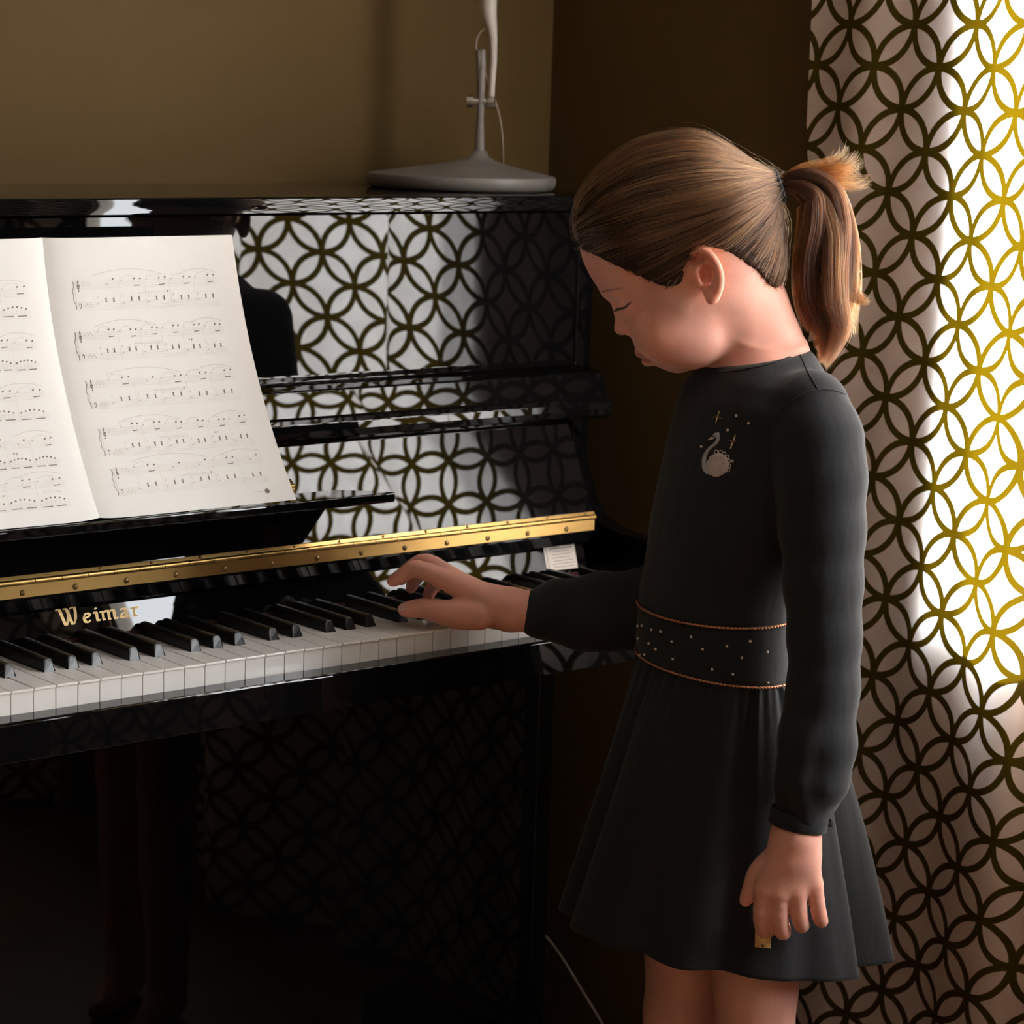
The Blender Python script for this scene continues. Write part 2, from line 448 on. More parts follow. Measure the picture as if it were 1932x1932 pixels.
# keybed, key slip and cheek blocks
prism('keybed', [(-14, -62), (-14, -27), (150, -27), (150, -8), (300, -8), (300, -62)], IN0, IN1, piano, M['lacquer_fine'], 1.0)
prism('key_slip', [(-27, -60), (-27, -24), (-25.5, -22), (-.8, -22), (-.8, -26.5), (-13.5, -26.5), (-13.5, -60)], IN0, IN1, piano, LAC, .8)
for xa, xb in ((PX0 + 27, -401), (825, PX1 - 27)):
    prism('cheek_block', [(-24, -22.5), (-24, 2), (-12, 10), (149, 12), (149, -22.5)], xa, xb, piano, LAC, 3.0, 3)
prism('felt_strip', [(146, -4), (146, 3.5), (151, 3.5), (151, -4)], -398, 822, piano, M['felt'])
# toe blocks under the keybed
for xa, xb in ((PX0 + 2, PX0 + 60), (PX1 - 60, PX1 - 2)):
    prism('toe_block', [(-10, FZ + 1), (-10, FZ + 70), (300, FZ + 88), (300, FZ + 1)], xa, xb, piano, LAC, 3)

# keys ---------------------------------------------------------------
W = 23.5
BLACK_OFF = {0: -3.0, 1: 2.0, 3: -3.0, 4: -.4, 5: 2.0}       # by gap number modulo 7 (0 = C sharp)
BH = 13.6 / 2 + .7
def white_mesh(note, lo=None, hi=None):
    """white key; note 0=C .. 6=B, x from 0 to 23.5 mm, front lip at y=0, top at z=0"""
    l_cut = {0: None, 1: 0, 2: 1, 3: None, 4: 3, 5: 4, 6: 5}[note]
    r_cut = {0: 0, 1: 1, 2: None, 3: 3, 4: 4, 5: 5, 6: None}[note]
    x0, x1 = .45, W - .45
    xl = x0 if (l_cut is None or lo) else BLACK_OFF[l_cut] + BH
    xr = x1 if (r_cut is None or hi) else W + BLACK_OFF[r_cut] - BH
    def outline(y0):
        pts = [(x0, y0), (x1, y0)]
        if xr < x1: pts += [(x1, 49), (xr, 49)]
        pts += [(xr, 149), (xl, 149)]
        if xl > x0: pts += [(xl, 49), (x0, 49)]
        return pts
    bm = bmesh.new()
    for y0, za, zb, bev in ((0, -2.6, 0, .7), (1.6, -25, -2.65, .25)):
        o = outline(y0)
        a = [bm.verts.new((px / 1000, py / 1000, za / 1000)) for px, py in o]
        b = [bm.verts.new((px / 1000, py / 1000, zb / 1000)) for px, py in o]
        n = len(o)
        fs = [bm.faces.new(a[::-1]), bm.faces.new(b)]
        fs += [bm.faces.new((a[i], a[(i + 1) % n], b[(i + 1) % n], b[i])) for i in range(n)]
        es = [e for e in fs[1].edges] + [e for e in fs[2].edges if e not in fs[1].edges and e not in fs[0].edges] + [fs[2].edges[0]]
        bmesh.ops.bevel(bm, geom=list(set(es)), offset=bev / 1000, segments=2, affect='EDGES', profile=.5)
    me = bpy.data.meshes.new('white_key'); bm.to_mesh(me); bm.free()
    me.materials.append(M['ivory'])
    return me
def black_mesh():
    bm = bmesh.new()
    secs = []
    for y, yt, zt in ((50, 54.2, 11.3), (149, 149, 11.3)):
        pts = [(-6.3, -1.5), (6.3, -1.5), (6.1, 0), (5.0, 8.2), (4.5, 10.2), (3.3, 11.5), (1.6, 12.0), (-1.6, 12.0), (-3.3, 11.5), (-4.5, 10.2), (-5.0, 8.2), (-6.1, 0)]
        secs.append([bm.verts.new((px / 1000, (y + (yt - y) * max(pz, 0) / 12) / 1000, pz / 1000)) for px, pz in pts])
    n = len(secs[0])
    f0 = bm.faces.new(secs[0]); bm.faces.new(secs[1][::-1])
    for i in range(n): bm.faces.new((secs[0][i], secs[1][i], secs[1][(i + 1) % n], secs[0][(i + 1) % n]))
    bmesh.ops.recalc_face_normals(bm, faces=bm.faces)
    bmesh.ops.bevel(bm, geom=list(f0.edges), offset=.0008, segments=2, affect='EDGES', profile=.5)
    me = bpy.data.meshes.new('black_key'); bm.to_mesh(me); bm.free()
    me.materials.append(M['ebony'])
    return me
WM = {n: white_mesh(n) for n in range(7)}
WM_low, WM_high = white_mesh(5, lo=True), white_mesh(0, lo=True, hi=True)
BM_ = black_mesh()
for j in range(-17, 35):
    note = (j - 6) % 7
    me = WM_low if j == -17 else WM_high if j == 34 else WM[note]
    put('white_key', me, mmK(W * j, 0, random.uniform(-.25, .15)), piano)
    g = (j - 6) % 7                                 # black key at the gap left of key j: C# sits left of D
    gap = {1: 0, 2: 1, 4: 3, 5: 4, 6: 5}.get(g)
    if gap is not None and j > -17:
        put('black_key', BM_, mmK(W * j + BLACK_OFF[gap], 0, random.uniform(-.2, .2)), piano)
    elif j == -16:
        pass

# gold lettering on the nameboard -----------------------------------------
def nib_letters(word):
    """broad-nib strokes (x, y) in letter units, x-height 1; returns quads"""
    G = {
        'W': (2.15, [[(0, 1.62), (.18, 1.72), (.34, 1.55), (.62, .12), (.78, 0)], [(.78, 0), (.92, .62), (1.05, 1.45)], [(.62, 1.66), (.80, 1.72), (.94, 1.5), (1.20, .15), (1.36, 0)],
                     [(1.36, 0), (1.55, .55), (1.62, 1.25), (1.60, 1.72)], [(1.18, 1.62), (1.40, 1.78), (1.66, 1.72)]]),
        'e': (.92, [[(.62, .18), (.38, -.02), (.16, .16), (.12, .60), (.36, .98), (.58, .82), (.62, .66), (.20, .44)]]),
        'i': (.58, [[(.04, .84), (.22, .98), (.30, .82), (.30, .16), (.42, .02), (.54, .14)], [(.22, 1.28), (.36, 1.42)]]),
        'm': (1.62, [[(.02, .84), (.18, .98), (.26, .80), (.26, .12), (.36, .0)], [(.30, .78), (.62, 1.0), (.74, .80), (.74, .12), (.84, .0)], [(.78, .78), (1.10, 1.0), (1.22, .80), (1.22, .14), (1.34, .0), (1.48, .12)]]),
        'a': (1.02, [[(.16, .86), (.40, 1.0), (.62, .84), (.62, .14), (.76, .0), (.90, .12)], [(.60, .60), (.24, .42), (.12, .22), (.26, .02), (.58, .24)]]),
        'r': (.80, [[(.02, .84), (.20, .98), (.28, .80), (.28, .14), (.16, .02)], [(.28, .12), (.42, .0), (.52, .10)], [(.32, .74), (.56, 1.0), (.72, .84)]]),
    }
    nib = (.115, .060)
    out, x = [], 0
    for ch in word:
        adv, strokes = G[ch]
        for s in strokes:
            q = spline(s, 5 * len(s)) if len(s) > 2 else np.array(s, float)
            for a, b in zip(q[:-1], q[1:]):
                out.append([(x + a[0] - nib[0], a[1] - nib[1]), (x + a[0] + nib[0], a[1] + nib[1]), (x + b[0] + nib[0], b[1] + nib[1]), (x + b[0] - nib[0], b[1] - nib[1])])
                h = .06
                out.append([(x + a[0] - h, a[1] + h), (x + a[0] + h, a[1] - h), (x + b[0] + h, b[1] - h), (x + b[0] - h, b[1] + h)])
        x += adv
    return out, x
quads, adv = nib_letters('Weimar')
V, Fc = [], []
tilt = math.atan2(12.2, 33.6)
def on_nameboard(u, v, lift=.12):
    """u = x in mm, v = height up the board in mm"""
    return mmK(u, 152 + v * math.sin(tilt) - lift * math.cos(tilt), 2 + v * math.cos(tilt) + lift * math.sin(tilt))
sx, sy = 96.0 / adv, 9.6
for q in quads:
    b = len(V)
    V += [on_nameboard(137 + u * sx, 15.2 + v * sy) for u, v in q]; Fc.append((b, b + 1, b + 2, b + 3))
mesh_from('lettering', V, Fc, name, M['gold'])
# paper sticker at the treble end
stk = mesh_from('sticker', [on_nameboard(780, 6.0, .1), on_nameboard(827.5, 5.4, .1), on_nameboard(829, 35.2, .1), on_nameboard(781, 35.4, .1)], [(0, 1, 2, 3)], name, M['sticker'])
V, Fc = [], []
def bar(u0, u1, v, h):
    b = len(V)
    V.extend([on_nameboard(u0, v - h / 2, .2), on_nameboard(u1, v - h / 2, .2), on_nameboard(u1, v + h / 2, .2), on_nameboard(u0, v + h / 2, .2)]); Fc.append((b, b + 1, b + 2, b + 3))
random.seed(3)
for r_, (a, b_) in enumerate(((789, 823), (795, 817), (793, 820), (791, 817), (794, 822), (791, 825), (792, 821))):
    v = 31.5 - r_ * 3.7
    x = a - r_ * .1
    while x < b_:
        w = random.uniform(1.2, 4.2); bar(x, min(x + w, b_ + 1), v, 1.5 if r_ == 0 else .7); x += w + .8
for k in range(13): bar(783.4, 785.2, 8.6 + k * 1.95, .9)
mesh_from('printed_text', V, Fc, stk, M['ink'])
# fold-out music shelf on the fallboard -----------------------------------
shelf = prism('music_shelf', [(56, 139.8), (54.5, 138), (54.5, 131), (56, 129.2), (160, 117.5), (162, 127)], -58, 480, piano, LAC, 1.0)
for x in (33, 389):
    sh = prism('shelf_hinge', [(112, 134), (112, 146), (121, 152), (124, 134)], x - 3.5, x + 3.5, piano, M['brass'], .8)
    put('screw', scr_me, mmK(x, 111.8, 141), sh)

# ------------------------------------------------------------------ music book
book = tag(empty('music_book', (.134, .10, KEY_Z + .14)), 'open white music book of printed staves resting on the piano shelf', 'book')
BW, BH_ = 231.0, 287.0
_t = np.linspace(0, 1, 60)
_lean = np.radians(35 - 25 * _t)
_py = 72 + np.r_[0, np.cumsum((np.sin(_lean) * BH_ / 59)[:-1])]
_pz = 140.5 + np.r_[0, np.cumsum((np.cos(_lean) * BH_ / 59)[:-1])]
def page(s, t, sgn=1, lift=0.0):
    """s 0..1 from the gutter outwards, t 0..1 bottom to top"""
    y = np.interp(t, _t, _py); z = np.interp(t, _t, _pz); le = np.interp(t, _t, _lean)
    d = s * BW
    bulge = 7.5 * (1 - math.exp(-d / 16.0)) - 3.0 * s + lift          # the page swells out of the gutter
    bulge += 1.2 * math.sin(t * 5 + 1) * math.exp(-d / 40)
    xx = 134 + sgn * (d - 1.6 * (1 - math.exp(-d / 14))) * (1 - .045 * t * (sgn > 0))
    return mmK(xx, y - bulge * math.cos(le), z - bulge * math.sin(le) * .4)
def page_sheet(name, sgn, inset, lift, parent, m, k=(40, 40)):
    V, Fc = [], []
    for i in range(k[0] + 1):
        for j in range(k[1] + 1):
            V.append(page(i / k[0] * (1 - inset), j / k[1], sgn, lift))
    for i in range(k[0]):
        for j in range(k[1]):
            a = i * (k[1] + 1) + j
            q = (a, a + k[1] + 1, a + k[1] + 2, a + 1)
            Fc.append(q if sgn > 0 else q[::-1])
    o = mesh_from(name, V, Fc, parent, m, True)
    return o
for sgn in (1, -1):
    for i_ in range(5):
        page_sheet('page' if i_ == 4 else 'under_page', sgn, .004 * (4 - i_), -2.2 + i_ * .5, book, M['paper'])
    page_sheet('cover', sgn, -.004, -2.9, book, M['sticker'])

def print_page(sgn, systems, left, right):
    """notation as thin flat print on the page; u in mm from the gutter edge of the page (right page) and v in mm from the bottom"""
    dark, light = ([], []), ([], [])
    def P(u, v, l=.14): return page(u / BW if sgn > 0 else 1 - u / BW, v / BH_, sgn, l)
    def quad(dst, a, b, c, d):
        k0 = len(dst[0]); dst[0].extend([P(*a), P(*b), P(*c), P(*d)]); dst[1].append((k0, k0 + 1, k0 + 2, k0 + 3))
    def line(dst, pts, w):
        pts = [np.array(p, float) for p in pts]
        for a, b in zip(pts[:-1], pts[1:]):
            t = b - a; n = np.array([-t[1], t[0]]) / (np.hypot(*t) + 1e-9) * w / 2
            quad(dst, a - n, b - n, b + n, a + n)
    def blob(dst, u, v, ru, rv, ang=.35):
        k0 = len(dst[0]); m_ = 9
        ca, sa = math.cos(ang), math.sin(ang)
        for q in range(m_):
            a = 2 * math.pi * q / m_; x_, y_ = ru * math.cos(a), rv * math.sin(a)
            dst[0].append(P(u + x_ * ca - y_ * sa, v + x_ * sa + y_ * ca))
        dst[1].append(tuple(range(k0, k0 + m_)))
    def arc(u0, v0, u1, v1, h, w=.32):
        tt = np.linspace(0, 1, 15)
        line(light, [(u0 + (u1 - u0) * t, v0 + (v1 - v0) * t + h * 4 * t * (1 - t)) for t in tt], w)
    rr = random.Random(5 + sgn)
    for si, (vt, ul, ur) in enumerate(systems):
        sp = 1.75
        treble, bass = vt, vt - 21.5                 # top staff line of each staff
        for top in (treble, bass):
            for q in range(5):
                n_ = 12; pts = [(ul + (ur - ul) * k_ / n_, top - q * sp) for k_ in range(n_ + 1)]
                line(light, pts, .17)
        # brace and system line
        line(light, [(ul, treble), (ul, bass - 4 * sp)], .3)
        tt = np.linspace(0, 1, 17)
        line(dark, [(ul - 1.6 - 1.1 * math.sin(4 * math.pi * t) * (1 if t < .5 else -1) * -1, treble - t * (treble - bass + 4 * sp)) for t in tt], .45)
        if True:
            # treble clef, bass clef, five flats
            c = ul + 4.2; v = treble - 5.2
            line(dark, [(c + .2, v - .2), (c + 1.1, v + .6), (c + .4, v + 1.5), (c - 1.0, v + .9), (c - 1.2, v - .8), (c + .1, v - 1.9), (c + 1.6, v - 1.0), (c + 1.5, v + .9), (c - .2, v + 3.4), (c + .3, v + 6.4), (c + 1.0, v + 5.0), (c + .1, v + 1), (c + .5, v - 4.3)], .5)
            blob(dark, c + .1, v - 4.6, .7, .6)
            v = bass - 1.8
            line(dark, [(c - 1, v), (c - .2, v + 1.1), (c + 1.1, v + .6), (c + 1.2, v - 1.2), (c - .6, v - 4.2)], .6); blob(dark, c - .7, v, .65, .6)
            for k_ in range(5):
                for top, dv in ((treble, 0), (bass, -1.7)):
                    u = ul + 9.5 + k_ * 2.1; v = top - 3.4 + (1.6 if k_ % 2 else -.4) + dv * .5
                    line(light, [(u, v + 2.6), (u, v - .6), (u + .9, v + .2), (u, v + .7)], .36)
        nb = 5 if si % 2 == 0 else 6
        u0 = ul + 22
        bw = (ur - u0) / nb
        for b_ in range(nb):
            u = u0 + b_ * bw
            if b_: line(light, [(u, treble), (u, bass - 4 * sp)], .22)
            # melody
            h = treble + rr.uniform(0, 2.2)
            if rr.random() < .8:
                blob(light, u + 3, h - .6, 1.15, .8)
                arc(u + 3, h + 1.2, u + bw * .72, h + 1.6, 3.2, .3)
                q1, q2 = u + bw * .62, u + bw * .86
                blob(dark, q1, h + rr.uniform(.4, 1.4), 1.2, .85); blob(dark, q2, h + rr.uniform(.4, 1.4), 1.2, .85)
                line(light, [(q1 - 1, h), (q1 - 1, h - 6)], .22); line(light, [(q2 - 1, h), (q2 - 1, h - 6)], .22)
                line(dark, [(q1 - 1, h - 6.2), (q2 - 1, h - 5.8)], .85)
            else:
                blob(dark, u + bw * .78, h, 1.2, .85); line(dark, [(u + bw * .5, treble - 2), (u + bw * .55, treble - 4)], .5)
            # accompaniment
            vb = bass + rr.uniform(-.6, .8)
            if left < 50:
                blob(light, u + 3, vb - 1.4, 1.1, .8); line(light, [(u + 3.1, vb + 3.6), (u + 3.1, vb + 6.6)], .5); line(light, [(u + 2.2, vb + 4.8), (u + 3.8, vb + 5.6)], .5)
                for f_ in (.42, .72):
                    uu = u + bw * f_
                    for dv in (0, 1.5, 3.0): blob(dark, uu, vb + .6 + dv, 1.0, .75)
                    line(light, [(uu + 1, vb + 3), (uu + 1, vb + 7.5)], .22)
            else:
                for q in range(6):
                    uu = u + bw * (.08 + q * .15); hh = vb + 1.6 + 2.4 * math.sin(q / 5 * math.pi)
                    blob(dark, uu, hh, 1.15, .85); line(light, [(uu - .9, hh), (uu - .9, vb - 5)], .22)
                line(dark, [(u + bw * .06, vb - 5.2), (u + bw * .38, vb - 5.2)], .9); line(dark, [(u + bw * .52, vb - 5.2), (u + bw * .84, vb - 5.2)], .9)
        # phrase slurs and hairpins
        arc(u0 + 1, treble + 5.5, u0 + bw * 2.9, treble + 4.2, 6.5, .4)
        arc(u0 + bw * (nb - 1.6), treble + 4.5, ur - 1, treble + 5.5, 4.5, .4)
        um = u0 + bw * 1.7
        line(light, [(um, treble - 12.8), (um + bw * 1.3, treble - 12.0)], .26); line(light, [(um, treble - 13.4), (um + bw * 1.3, treble - 14.2)], .26)
        # dynamic mark
        ud = u0 + bw * (nb - 2.15 + .5 * (si % 2)); vd = treble - 12.6
        line(dark, [(ud, vd - 1.8), (ud + .8, vd + 1.2), (ud + 1.7, vd + 1.0), (ud + 1.5, vd - .2), (ud + .5, vd - .2)], .42)
        if si % 2: line(dark, [(ud - 3.2, vd - .2), (ud - 2.6, vd + .9), (ud - 2.2, vd - .2), (ud - 1.6, vd + .9), (ud - 1.1, vd - .2)], .42)
    if sgn > 0:
        blob(dark, 200, 13.0, 2.9, 2.7, 0)
        for k_ in range(7): blob(light, 184 + k_ * 1.5, 13.0, .55, .6)
    else:
        for k_ in range(9): line(light, [(176 + k_ * 2.2, 33), (177 + k_ * 2.2, 35.0 + (k_ % 3 == 0))], .5)
    pg = [o for o in bpy.data.objects if o.name.startswith('page') and o.parent == book][0 if sgn > 0 else 1]
    tag(mesh_from('printed_notes', *dark, pg, M['ink']), kind='stuff'); tag(mesh_from('printed_staves', *light, pg, M['ink_light']), kind='stuff')
print_page(1, [(244, 29, 204), (193, 23, 201), (143.5, 25, 203), (94, 27, 205), (52, 29, 208)], 20, 210)
print_page(-1, [(238, 20, 205), (186, 20, 205), (136, 19, 204), (88, 18, 203), (46, 18, 202)], 99, 210)

# ------------------------------------------------------------------ lamp on the lid
LZ = KEY_Z + .4391
LC = Vector((.832, .400, LZ))
Rh = Vector((.7707, -.6372, 0))
STEM = LC + Rh * .021                           # the stem stands off the middle of the foot
lamp = tag(empty('desk_lamp', LC), 'grey desk lamp with round flat foot standing on the piano lid', 'lamp')
_b = lathe('base', [(.108, 0), (.112, .001), (.1155, .005), (.1165, .013), (.1150, .0165), (.100, .0195), (.060, .0260), (.026, .0330), (.013, .0385), (.0085, .046)], (0, 0, 0), lamp, M['lamp'], 96)
for v in _b.data.vertices:                      # foot rises to the off-centre stem
    k = min(max((.115 - math.hypot(v.co.x, v.co.y)) / .106, 0), 1)
    v.co = v.co + LC + (STEM - LC) * k
lathe('stem', [(.0078, .038), (.0066, .046), (.0062, .060), (.0044, .085), (.0048, .112), (.0052, .150), (.0044, .165), (.0040, .168)], tuple(STEM), lamp, M['lamp'], 24)
def L3(x, y, z): return Vector((x / 1000, y / 1000, z / 1000 + KEY_Z))
J = STEM + Vector((0, 0, .1055))
jt = tube_obj('joint', [J - Rh * .017, J - Rh * .009], [.0075, .0075], lamp, M['steel'], 20)
tube_obj('pivot', [J - Rh * .009, J + Rh * .008], [.0045, .0045], jt, M['steel'], 16)
tube_obj('pivot_cap', [J + Rh * .0065, J + Rh * .010, J + Rh * .0165, J + Rh * .018], [.006, .0078, .0078, .005], jt, M['steel'], 20)
tube_obj('spring_arm', [J + Vector((0, 0, .062)) - Rh * .0035, J + Vector((0, 0, .055)) - Rh * .003, J + Vector((0, 0, .03)) - Rh * .001, J], [.0032, .0050, .0042, .0046], lamp, M['lamp'], 16)
pole = []
rad = []
for z, o_, r_ in ((0, .0125, .0042), (.02, .0130, .0040), (.05, .0140, .0044), (.075, .0130, .0050), (.092, .0100, .0072), (.104, .0070, .0094), (.112, .0062, .0100), (.20, .0055, .0100), (.45, .004, .0100), (.70, .001, .0100)):
    pole.append(J + Rh * o_ + Vector((0, 0, z))); rad.append(r_)
tube_obj('pole', pole, rad, lamp, M['lamp_pale'], 20)
hd = J + Vector((0, 0, .70))
tube_obj('upper_arm', [hd, hd + Vector((-.10, -.05, .05)), hd + Vector((-.36, -.12, .02))], [.009, .009, .008], lamp, M['lamp_pale'], 16)
hc = hd + Vector((-.38, -.12, -.02))
lathe('shade', [(.018, .075), (.030, .070), (.045, .04), (.075, -.035), (.078, -.05), (.074, -.05), (.070, -.034), (.042, .036), (.02, .06)], hc, lamp, M['lamp'], 48)
cp = spline([tuple(J + Rh * .008 + Vector((0, 0, .094))), tuple(J - Rh * .006 + Vector((0, 0, .078))), tuple(J - Rh * .006 + Vector((0, 0, .056))), tuple(J + Rh * .008 + Vector((0, 0, .026))), tuple(J + Rh * .024 + Vector((0, 0, -.02))), tuple(J + Rh * .042 + Vector((0, .02, -.07))), tuple(J + Rh * .070 + Vector((0, .07, -.098))), tuple(J + Rh * .11 + Vector((.02, .11, -.097))), (.946, .51, 1.10),
             (.946, .515, .45), (.948, .45, .27), (.957, .33, .205), (.966, .27, .15), (1.0, .20, .05), (1.03, .15, .004)], 110)
tube_obj('cord', [Vector(p) for p in cp], .0014, lamp, M['cord'], 8)
#PART3
# ------------------------------------------------------------------ the girl
# Her own frame (mm): A = the way she faces (towards the bass end and into the piano),
# B = across her body away from the camera side, V = up from the key tops.
GO = Vector((600.0 + 120 * math.sin(YAW), -350.0 + 120 * math.cos(YAW), 0.0))
GA = Vector((-math.cos(YAW), math.sin(YAW), 0)); GB = Vector((math.sin(YAW), math.cos(YAW), 0))
def gworld(P):
    P = np.asarray(P, float).reshape(-1, 3)
    x = (GO.x + P[:, 0] * GA.x + P[:, 1] * GB.x) / 1000; y = (GO.y + P[:, 0] * GA.y + P[:, 1] * GB.y) / 1000
    return np.c_[x, y, P[:, 2] / 1000 + KEY_Z]
_Cmm = Vector((CAM.x * 1000, CAM.y * 1000, (CAM.z - KEY_Z) * 1000))
def gp(px, py, b):
    """point of the girl's frame measured on the photograph, at depth b across her body"""
    d = FWD + RIGHT * ((px - 966) / FPX) - UP * ((py - 966) / FPX)
    s = (b - (_Cmm - GO).dot(GB)) / d.dot(GB)
    P = _Cmm + d * s
    return ((P - GO).dot(GA), b, P.z)

SC = 2474.0 / 2354.0                            # body sizes were taken 120 mm nearer the camera
def sA(a): return 228.4 - (228.4 - a) * SC
def c3(a, b, v): return np.array((sA(a), b * SC, 565.4 + (v - 565.4) * SC))
class Field:
    """signed field on a rectilinear grid, blended from primitives, meshed with surface nets"""
    def __init__(self, a, b, v):
        self.ax = [np.asarray(q, np.float32) for q in (a, b, v)]
        self.F = np.full([len(q) for q in self.ax], 60.0, np.float32)
    def region(self, lo, hi):
        sl = []
        for q, l, h in zip(self.ax, lo, hi):
            i0, i1 = np.searchsorted(q, l), np.searchsorted(q, h)
            sl.append(slice(max(i0 - 1, 0), min(i1 + 1, len(q))))
        sl = tuple(sl)
        X = self.ax[0][sl[0]][:, None, None]; Y = self.ax[1][sl[1]][None, :, None]; Z = self.ax[2][sl[2]][None, None, :]
        return sl, X, Y, Z
    @staticmethod
    def smin(a, b, k):
        h = np.clip(k - np.abs(a - b), 0, None) / k
        return np.minimum(a, b) - h * h * k * .25
    def add(self, lo, hi, fn, k=6.0, mode='union', pad=14):
        lo = [q - pad - k for q in lo]; hi = [q + pad + k for q in hi]
        sl, X, Y, Z = self.region(lo, hi)
        d = np.asarray(fn(X, Y, Z), np.float32)
        f = self.F[sl]
        if mode == 'union': self.F[sl] = self.smin(f, d, k)
        elif mode == 'cut': self.F[sl] = -self.smin(-f, d, k)
        elif mode == 'and': self.F[sl] = -self.smin(-f, -d, k)
    def ball(self, c, r, k=6.0, mode='union'):
        r = np.broadcast_to(np.asarray(r, float), 3) * SC; c = np.asarray(c, float); m = float(min(r))
        def fn(X, Y, Z):
            q = np.sqrt(((X - c[0]) / r[0]) ** 2 + ((Y - c[1]) / r[1]) ** 2 + ((Z - c[2]) / r[2]) ** 2)
            return (q - 1) * m
        self.add(c - r, c + r, fn, k, mode)
    def cone(self, p, q, r1, r2, k=6.0, mode='union', flat=None):
        r1, r2 = r1 * SC, r2 * SC
        p = np.asarray(p, float); q = np.asarray(q, float); d = q - p; L2 = float(d @ d) + 1e-9
        def fn(X, Y, Z):
            h = np.clip(((X - p[0]) * d[0] + (Y - p[1]) * d[1] + (Z - p[2]) * d[2]) / L2, 0, 1)
            return np.sqrt((X - p[0] - d[0] * h) ** 2 + (Y - p[1] - d[1] * h) ** 2 + (Z - p[2] - d[2] * h) ** 2) - (r1 + (r2 - r1) * h)
        R = max(r1, r2)
        self.add(np.minimum(p, q) - R, np.maximum(p, q) + R, fn, k, mode)
    def chain(self, pts, radii, k=4.0):
        for i in range(len(pts) - 1): self.cone(pts[i], pts[i + 1], radii[i], radii[i + 1], k)
    def mesh(self, level=0.0):
        F = self.F - level; a, b, v = self.ax
        S = F < 0
        c = np.zeros([n - 1 for n in F.shape], np.int8)
        for i in (0, 1):
            for j in (0, 1):
                for k in (0, 1):
                    c += S[i:F.shape[0] - 1 + i, j:F.shape[1] - 1 + j, k:F.shape[2] - 1 + k]
        act = (c > 0) & (c < 8)
        I, J, K = np.nonzero(act)
        idx = np.full(act.shape, -1, np.int32); idx[I, J, K] = np.arange(len(I))
        cor = {}
        for i in (0, 1):
            for j in (0, 1):
                for k in (0, 1):
                    cor[i, j, k] = F[I + i, J + j, K + k]
        P = np.zeros((len(I), 3)); n = np.zeros(len(I))
        for e0 in cor:
            for axx in range(3):
                if e0[axx]: continue
                e1 = list(e0); e1[axx] = 1; e1 = tuple(e1)
                f0, f1 = cor[e0], cor[e1]
                m = (f0 < 0) != (f1 < 0)
                t = np.where(m, f0 / np.where(m, f0 - f1, 1), 0)
                q = [I + e0[0], J + e0[1], K + e0[2]]
                pt = np.stack([a[q[0]], b[q[1]], v[q[2]]], 1).astype(float)
                arr = self.ax[axx]
                pt[:, axx] += t * (arr[np.minimum(q[axx] + 1, len(arr) - 1)] - arr[q[axx]])
                P[m] += pt[m]; n[m] += 1
        P /= n[:, None]
        faces = []
        for axx in range(3):
            s0 = [slice(None)] * 3; s1 = [slice(None)] * 3
            s0[axx] = slice(0, -1); s1[axx] = slice(1, None)
            A0, A1 = S[tuple(s0)], S[tuple(s1)]
            E = np.nonzero(A0 != A1)
            o = [q for q in range(3) if q != axx]
            ok = np.ones(len(E[0]), bool)
            for q in o: ok &= (E[q] > 0) & (E[q] < F.shape[q] - 1)
            E = [q[ok] for q in E]
            def cell(d0, d1):
                q = [E[0].copy(), E[1].copy(), E[2].copy()]; q[o[0]] -= d0; q[o[1]] -= d1
                return idx[q[0], q[1], q[2]]
            quad = np.stack([cell(1, 1), cell(0, 1), cell(0, 0), cell(1, 0)], 1)
            flip = A0[tuple(E)] if axx != 1 else ~A0[tuple(E)]
            quad = np.where(flip[:, None], quad, quad[:, ::-1])
            faces.append(quad)
        return P, np.vstack(faces)

def relax(P, Fq, it=2, lam=.5):
    e = np.vstack([Fq[:, [0, 1]], Fq[:, [1, 2]], Fq[:, [2, 3]], Fq[:, [3, 0]]])
    for _ in range(it):
        s = np.zeros_like(P); n = np.zeros(len(P))
        for i, j in ((0, 1), (1, 0)):
            for ax in range(3): s[:, ax] += np.bincount(e[:, i], P[e[:, j], ax], len(P))
            n += np.bincount(e[:, i], minlength=len(P))
        P = P + lam * (s / np.maximum(n, 1)[:, None] - P)
    return P

def np_mesh(name, P, faces, parent, m, smooth=True):
    me = bpy.data.meshes.new(name)
    W_ = gworld(P).astype(np.float32)
    c0 = W_.mean(0); q0, q1, q2 = (W_[faces[:, i]] - c0 for i in (0, 1, 2))
    if np.einsum('ij,ij->i', np.cross(q0, q1), q2).sum() < 0: faces = faces[:, ::-1]      # outward normals
    me.vertices.add(len(W_)); me.vertices.foreach_set('co', W_.ravel())
    k = faces.shape[1]
    me.loops.add(faces.size); me.loops.foreach_set('vertex_index', faces.ravel().astype(np.int32))
    me.polygons.add(len(faces)); me.polygons.foreach_set('loop_start', np.arange(0, faces.size, k, dtype=np.int32))
    me.polygons.foreach_set('use_smooth', np.ones(len(faces), bool))
    me.update(calc_edges=True); me.validate()
    return link(name, me, parent, m)

def axis(*seg):
    """seg: (start, stop, step) pieces, joined"""
    out = []
    for s, e, st in seg: out.append(np.arange(s, e - 1e-6, st))
    out.append([seg[-1][1]])
    return np.concatenate(out)

girl = tag(empty('person', tuple(gworld((20, 0, -735))[0])), 'girl in a black dress with a ponytail playing the piano with one hand', 'person')

